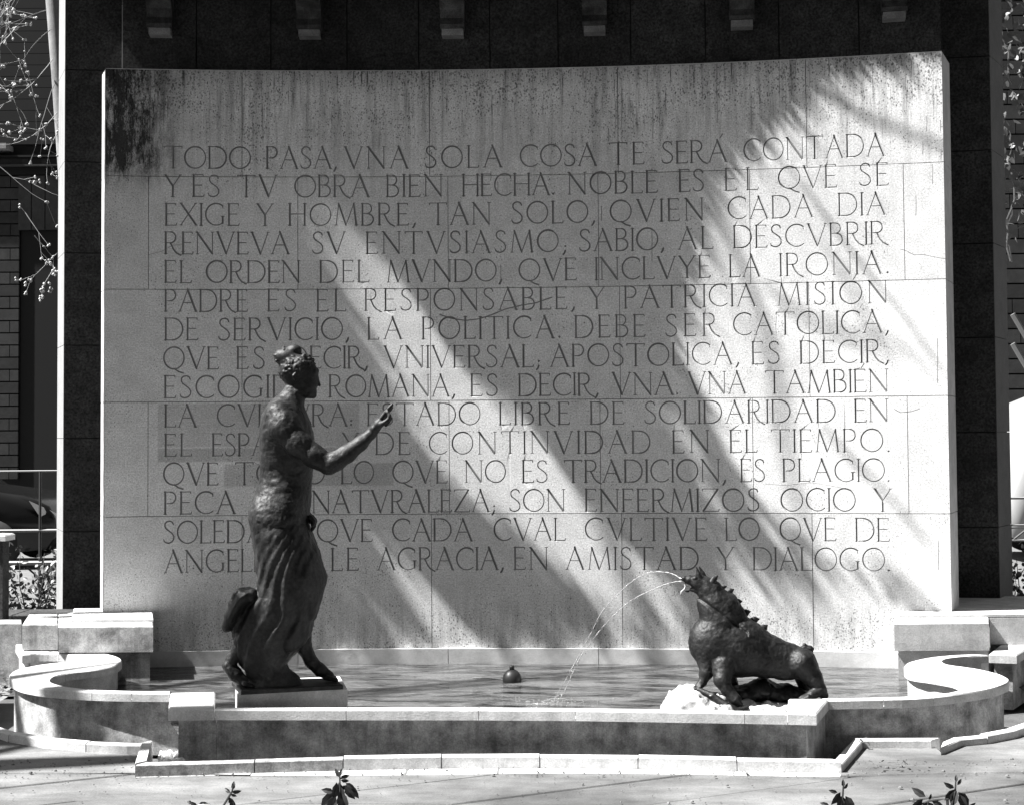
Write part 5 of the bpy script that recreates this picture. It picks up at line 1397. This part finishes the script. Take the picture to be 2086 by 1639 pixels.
# ------------------------------------------------------------------ unseen evergreen left of the monument, crown shaped to put shade on the wall
def in_poly(u, v, P):
    c = False; n = len(P)
    for i in range(n):
        x0, y0 = P[i]; x1, y1 = P[i-1]
        if (y0 > v) != (y1 > v) and u < (x1-x0)*(v-y0)/(y1-y0)+x0: c = not c
    return c
LIT = [
 # the large open side to the right
 [(1990, 60), (1900, 108), (1790, 128), (1690, 160), (1640, 205), (1560, 275), (1490, 325), (1445, 375), (1415, 450), (1420, 530), (1395, 640), (1375, 720), (1350, 790), (1375, 860), (1420, 950), (1470, 1060), (1530, 1110), (1480, 1130), (1440, 1200), (1500, 1330), (1990, 1420), (2100, 1400), (2100, 0)],
 # long beam
 [(592, 335), (612, 350), (700, 440), (800, 545), (900, 695), (1000, 790), (1080, 872), (1150, 960), (1230, 1050), (1330, 1165), (1405, 1265), (1340, 1300), (1250, 1262), (1180, 1200), (1110, 1150), (1040, 1075), (960, 990), (900, 880), (830, 790), (760, 690), (690, 590), (640, 530), (612, 440)],
 # weaker beam left of it
 [(715, 640), (745, 660), (800, 760), (860, 850), (930, 930), (1010, 1030), (985, 1060), (905, 985), (850, 900), (800, 830), (760, 760)],
 # two narrow beams near the foot
 [(750, 1095), (770, 1100), (850, 1180), (920, 1250), (1010, 1345), (930, 1345), (860, 1262), (790, 1180)],
 [(735, 1225), (765, 1235), (860, 1340), (800, 1345)],
 [(1020, 1290), (1060, 1290), (1110, 1350), (1060, 1350)],
 [(1150, 1285), (1200, 1290), (1290, 1350), (1220, 1350)],
]
DARKIN = [
 [(1378, 735), (1400, 745), (1450, 850), (1500, 940), (1560, 1040), (1640, 1100), (1700, 1140), (1640, 1170), (1500, 1150), (1470, 1060), (1440, 960), (1395, 850)],
 [(1440, 1100), (1560, 1085), (1660, 1125), (1760, 1160), (1900, 1205), (1935, 1240), (1860, 1265), (1760, 1200), (1660, 1160), (1560, 1150), (1450, 1170)],
 [(640, 510), (700, 600), (770, 690), (850, 800), (900, 870), (884, 880), (820, 800), (750, 705), (690, 620)],
]
def wall_point(u, v):
    s, z = wall_sz(u, v); return Vector(arc_pt(s, z))
tr = Vector((0, 0, 0)); crown_c = wall_point(800, 500)-SUN*9.5
te = empty('evergreen_tree', (-9.2, 5.8, -0.1), 'unseen dense evergreen tree left of the monument, its crown shaped to shade the wall', 'tree')
leafm, twm = MB(), MB()
def add_leaves(p, n, r, L):
    for j in range(n):
        c = p+rv()*r*rnd.uniform(.2, 1)
        if not clear_of_view(c, .12): continue
        leaf(leafm, c, rv(), rv(), L*rnd.uniform(.8, 1.3), L*.8)
rt_ = random.Random(11)
E1 = SUN.cross(Vector((0, 0, 1))).normalized(); E2 = SUN.cross(E1).normalized()
NW = Vector((0, -1, 0)); EL = (NW-SUN*NW.dot(SUN)).normalized(); ET = SUN.cross(EL)
PROBE = [Vector((0, 0, 0)), ET, -ET, EL*.2, -EL*.2]
def sun_hit(p):
    cx, cy = WX, WY-WR
    a = SUN.x**2+SUN.y**2; b = 2*(SUN.x*(p.x-cx)+SUN.y*(p.y-cy)); c = (p.x-cx)**2+(p.y-cy)**2-WR*WR
    t = (-b+math.sqrt(max(b*b-4*a*c, 0)))/(2*a); q = p+SUN*t
    return q
def allowed(p, r):
    for o in PROBE:
        q = sun_hit(p+o*r)
        if q.z < 0.1 or q.z > ZT+.05 or abs(q.x-WX) > 3.05: continue
        u, v = to_px(q)
        if any(in_poly(u, v, P) for P in LIT) and not any(in_poly(u, v, P) for P in DARKIN): return False
    return True
def clear_of_view(p, r=0.15):
    # True when nothing in the picture except the back of the portal is shaded by a leaf at p
    for o in PROBE:
        p_ = p+o*r
        q = sun_hit(p_)
        if 0.1 < q.z < ZT+.1 and abs(q.x-WX) < 3.1: return False
        for z in (0.0, 0.25, 1.0, 1.7):
            q = p_+SUN*((p_.z-z)/-SUN.z)
            if q.y < 1 or q.y > 10.4: continue
            u, v = to_px(q)
            if -150 < u < 2250 and (v > 600): return False
    return True
def frame_exit(q):
    t = .6
    while True:
        w = to_px(q-SUN*t)
        if w[1] < -70 or w[0] < -120: return t
        t += .2
EDGE = [(140, 0), (300, 0), (60, 60), (140, 140), (230, 230), (60, 0)]
def edge_zone(u, v): return v < 800 and any(in_poly(u+du, v+dv, LIT[0]) for du, dv in EDGE)
nn = 0; tries = 0
while nn < 10500 and tries < 60000:
    tries += 1
    u = rt_.uniform(130, 2000); v = rt_.uniform(-60, 1345)
    q = wall_point(u, v)
    if q.z < 0.2: continue
    t = max(frame_exit(q), 5.5)
    p = q-SUN*(t+rt_.uniform(.2, 1.6))
    if not allowed(p, .035): continue
    nn += 1
    leaf(leafm, p, rv(), rv(), rt_.uniform(.06, .09), .065)
# added small leaves near the wall, shaped to cut the sunlit edge
nn = 0; tries = 0
while nn < 9000 and tries < 60000:
    tries += 1
    u = rt_.uniform(1050, 1960); v = rt_.uniform(-80, 800)
    if not edge_zone(u, v) and v > 20: continue
    q = wall_point(u, v); t = max(frame_exit(q), 2.4)
    p = q-SUN*(t+rt_.uniform(.1, .9))
    if not allowed(p, .012): continue
    nn += 1
    leaf(leafm, p, rv(), rv(), rt_.uniform(.028, .046), .034)
# unseen leaves added along the sun rays to shade the portal
for i in range(3000):
    u = rt_.uniform(262, 2100); v = rt_.uniform(-330, 125 if u < 1900 else 900)
    if u < 300 and v > -200 and rt_.random() < .5: continue
    q = on_d(u, v, 10.5); p = q-SUN*rt_.uniform(9.2, 11.0)
    leaf(leafm, p, rv(), rv(), rt_.uniform(.12, .2), .15)
# the rest of the crown, away from the rays that reach the scene
top = crown_c+Vector((-1.8, -.2, 1.6))
# boughs: some cross the open part and draw soft bars on the wall
def bough(pts, r0, r1, t0, t1):
    P = [wall_point(u, v)-SUN*(t0+(t1-t0)*i/(len(pts)-1)) for i, (u, v) in enumerate(pts)]; n = len(P)
    twm.tube(P, [r0+(r1-r0)*i/(n-1) for i in range(n)], 7); return P
B1 = bough([(1500, 90), (1620, 165), (1690, 200), (1760, 238), (1850, 272), (1960, 310)], .015, .011, 5.0, 5.2)
bough([(1430, 330), (1470, 440), (1520, 560), (1565, 680), (1590, 800), (1602, 930), (1640, 1080)], .020, .012, 7.0, 7.4)
bough([(1430, 420), (1455, 500), (1490, 600), (1530, 700)], .011, .008, 8.3, 8.6)
bough([(1640, 380), (1710, 480), (1780, 570), (1850, 650), (1900, 730), (1960, 800)], .012, .009, 7, 7.5)
bough([(1580, 610), (1660, 655), (1740, 690), (1830, 700), (1900, 760)], .013, .010, 7, 7.5)
bough([(1700, 520), (1760, 640), (1800, 720)], .014, .010, 9.5, 9.8)
bough([(1700, 900), (1760, 960), (1830, 1030), (1900, 1120)], .02, .012, 9.2, 9.5)
bough([(1560, 1090), (1590, 1180), (1640, 1280), (1680, 1340)], .02, .012, 9.2, 9.5)
bough([(1640, 1120), (1660, 1200), (1700, 1300)], .016, .010, 9.2, 9.5)
bough([(1420, 1180), (1470, 1230), (1540, 1300)], .016, .010, 9.2, 9.5)
root = Vector((-9.2, 5.8, -0.1))
for k in range(16):
    u, v = rt_.uniform(300, 1400), rt_.uniform(0, 1000)
    for _ in range(20):
        if any(in_poly(u, v, P) for P in LIT): u, v = rt_.uniform(250, 1300), rt_.uniform(0, 1000)
    q = wall_point(u, v)-SUN*rt_.uniform(9.5, 10.5)
    if not allowed(q, .05): continue
    s_ = root+Vector((.4, .1, rt_.uniform(5, 7.5)))
    mid = (q+s_)/2+Vector((-.4, 0, .5))
    if not all(allowed(q*(1-t)+mid*t, .05) for t in (.3, .6, 1)): continue
    twm.tube([s_, s_*.6+mid*.4, mid, q], [.08, .06, .04, .015], 6)
tk = MB(); tk.tube([root, root+Vector((.1, 0, 2)), root+Vector((.3, .1, 4.5)), root+Vector((.5, .1, 7)), root+Vector((.6, .2, 10))], [.34, .27, .23, .18, .06], 14)
tk.build('trunk', BARK, te, True); twm.build('bough', TWIG, te, True)
for k in range(70):
    c = root+Vector((rt_.gauss(-1.2, 1.3), rt_.gauss(-.3, 1.3), rt_.uniform(6.2, 11.5)))
    if not clear_of_view(c, 0.6): continue
    add_leaves(c, 40, .8, .16)
leafm.build('crown', LEAF, te)
# ------------------------------------------------------------------ the avenue behind the photographer: unseen houses and trees added to block low sky light
WALLB = stone('street house render', 0.12, var=0.2)
def house(x, y, w, d, h, label):
    e = empty('unseen_house', (x, y, 0), label, 'building')
    m = MB(); m.box((x, y, h/2), (w, d, h)); m.build('wall', WALLB, e)
    wm = bpy.data.meshes.new('window'); side = 1
    m = MB(); m.box((0, 0, 0), (1.3, .12, 2.0)); wo_ = m.build('window', GLS, e); me = wo_.data
    first = True
    for fl_ in range(int(h/3.3)):
        for i in range(int(w/3)):
            o = wo_ if first else bpy.data.objects.new('window', me)
            if not first: col.objects.link(o); o.parent = e; o.matrix_parent_inverse = parent_inv(e)
            o.location = (x-w/2+1.8+i*3, y+d/2+.01, 2.2+fl_*3.3); first = False
    return e
house(-17, -16, 20, 10, 34, 'unseen house added to dim the sky, behind the photographer, to the left')
house(6, -17, 22, 10, 36, 'unseen house added to dim the sky, behind the photographer, in the middle')
house(30, -14, 20, 10, 34, 'unseen house added to dim the sky, behind the photographer, to the right')
def far_tree(x, y, h, label, n=2600, R=3.2):
    e = empty('unseen_tree', (x, y, -.1), label, 'tree', 'unseen trees added to dim the sky')
    m = MB(); m.tube([(x, y, -.1), (x+.1, y, h*.3), (x, y+.1, h*.6), (x+.2, y, h*.85)], [.3, .24, .16, .05], 12)
    for k in range(9):
        a = rt_.uniform(0, 6.28); m.tube([(x, y, h*rt_.uniform(.35, .6)), (x+math.cos(a)*R*.4, y+math.sin(a)*R*.4, h*.65), (x+math.cos(a)*R*.8, y+math.sin(a)*R*.8, h*.75)], [.1, .07, .03], 7)
    m.build('trunk', BARK, e, True); ml = MB()
    for i in range(n):
        d = rv(); q = rt_.uniform(.35, 1)**.5; c = Vector((x, y, h*.68))+Vector((d.x*R*q, d.y*R*q, d.z*h*.3*q))+rv()*.25; leaf(ml, c, rv(), rv(), .42, .36)
    ml.build('crown', LEAF, e)
far_tree(7.6, 5.2, 11, 'unseen leafy tree added to dim the sky, to the right of the monument')
far_tree(7.2, -1.5, 12, 'unseen leafy tree added to dim the sky, at the right behind the photographer')
far_tree(1.5, -6.5, 12, 'unseen leafy tree added to dim the sky, straight behind the photographer')
far_tree(10.8, 11.5, 12, 'unseen leafy tree added to dim the sky, right of the portal')
far_tree(-7.5, -5.0, 13, 'unseen leafy tree added to dim the sky, at the left behind the photographer')
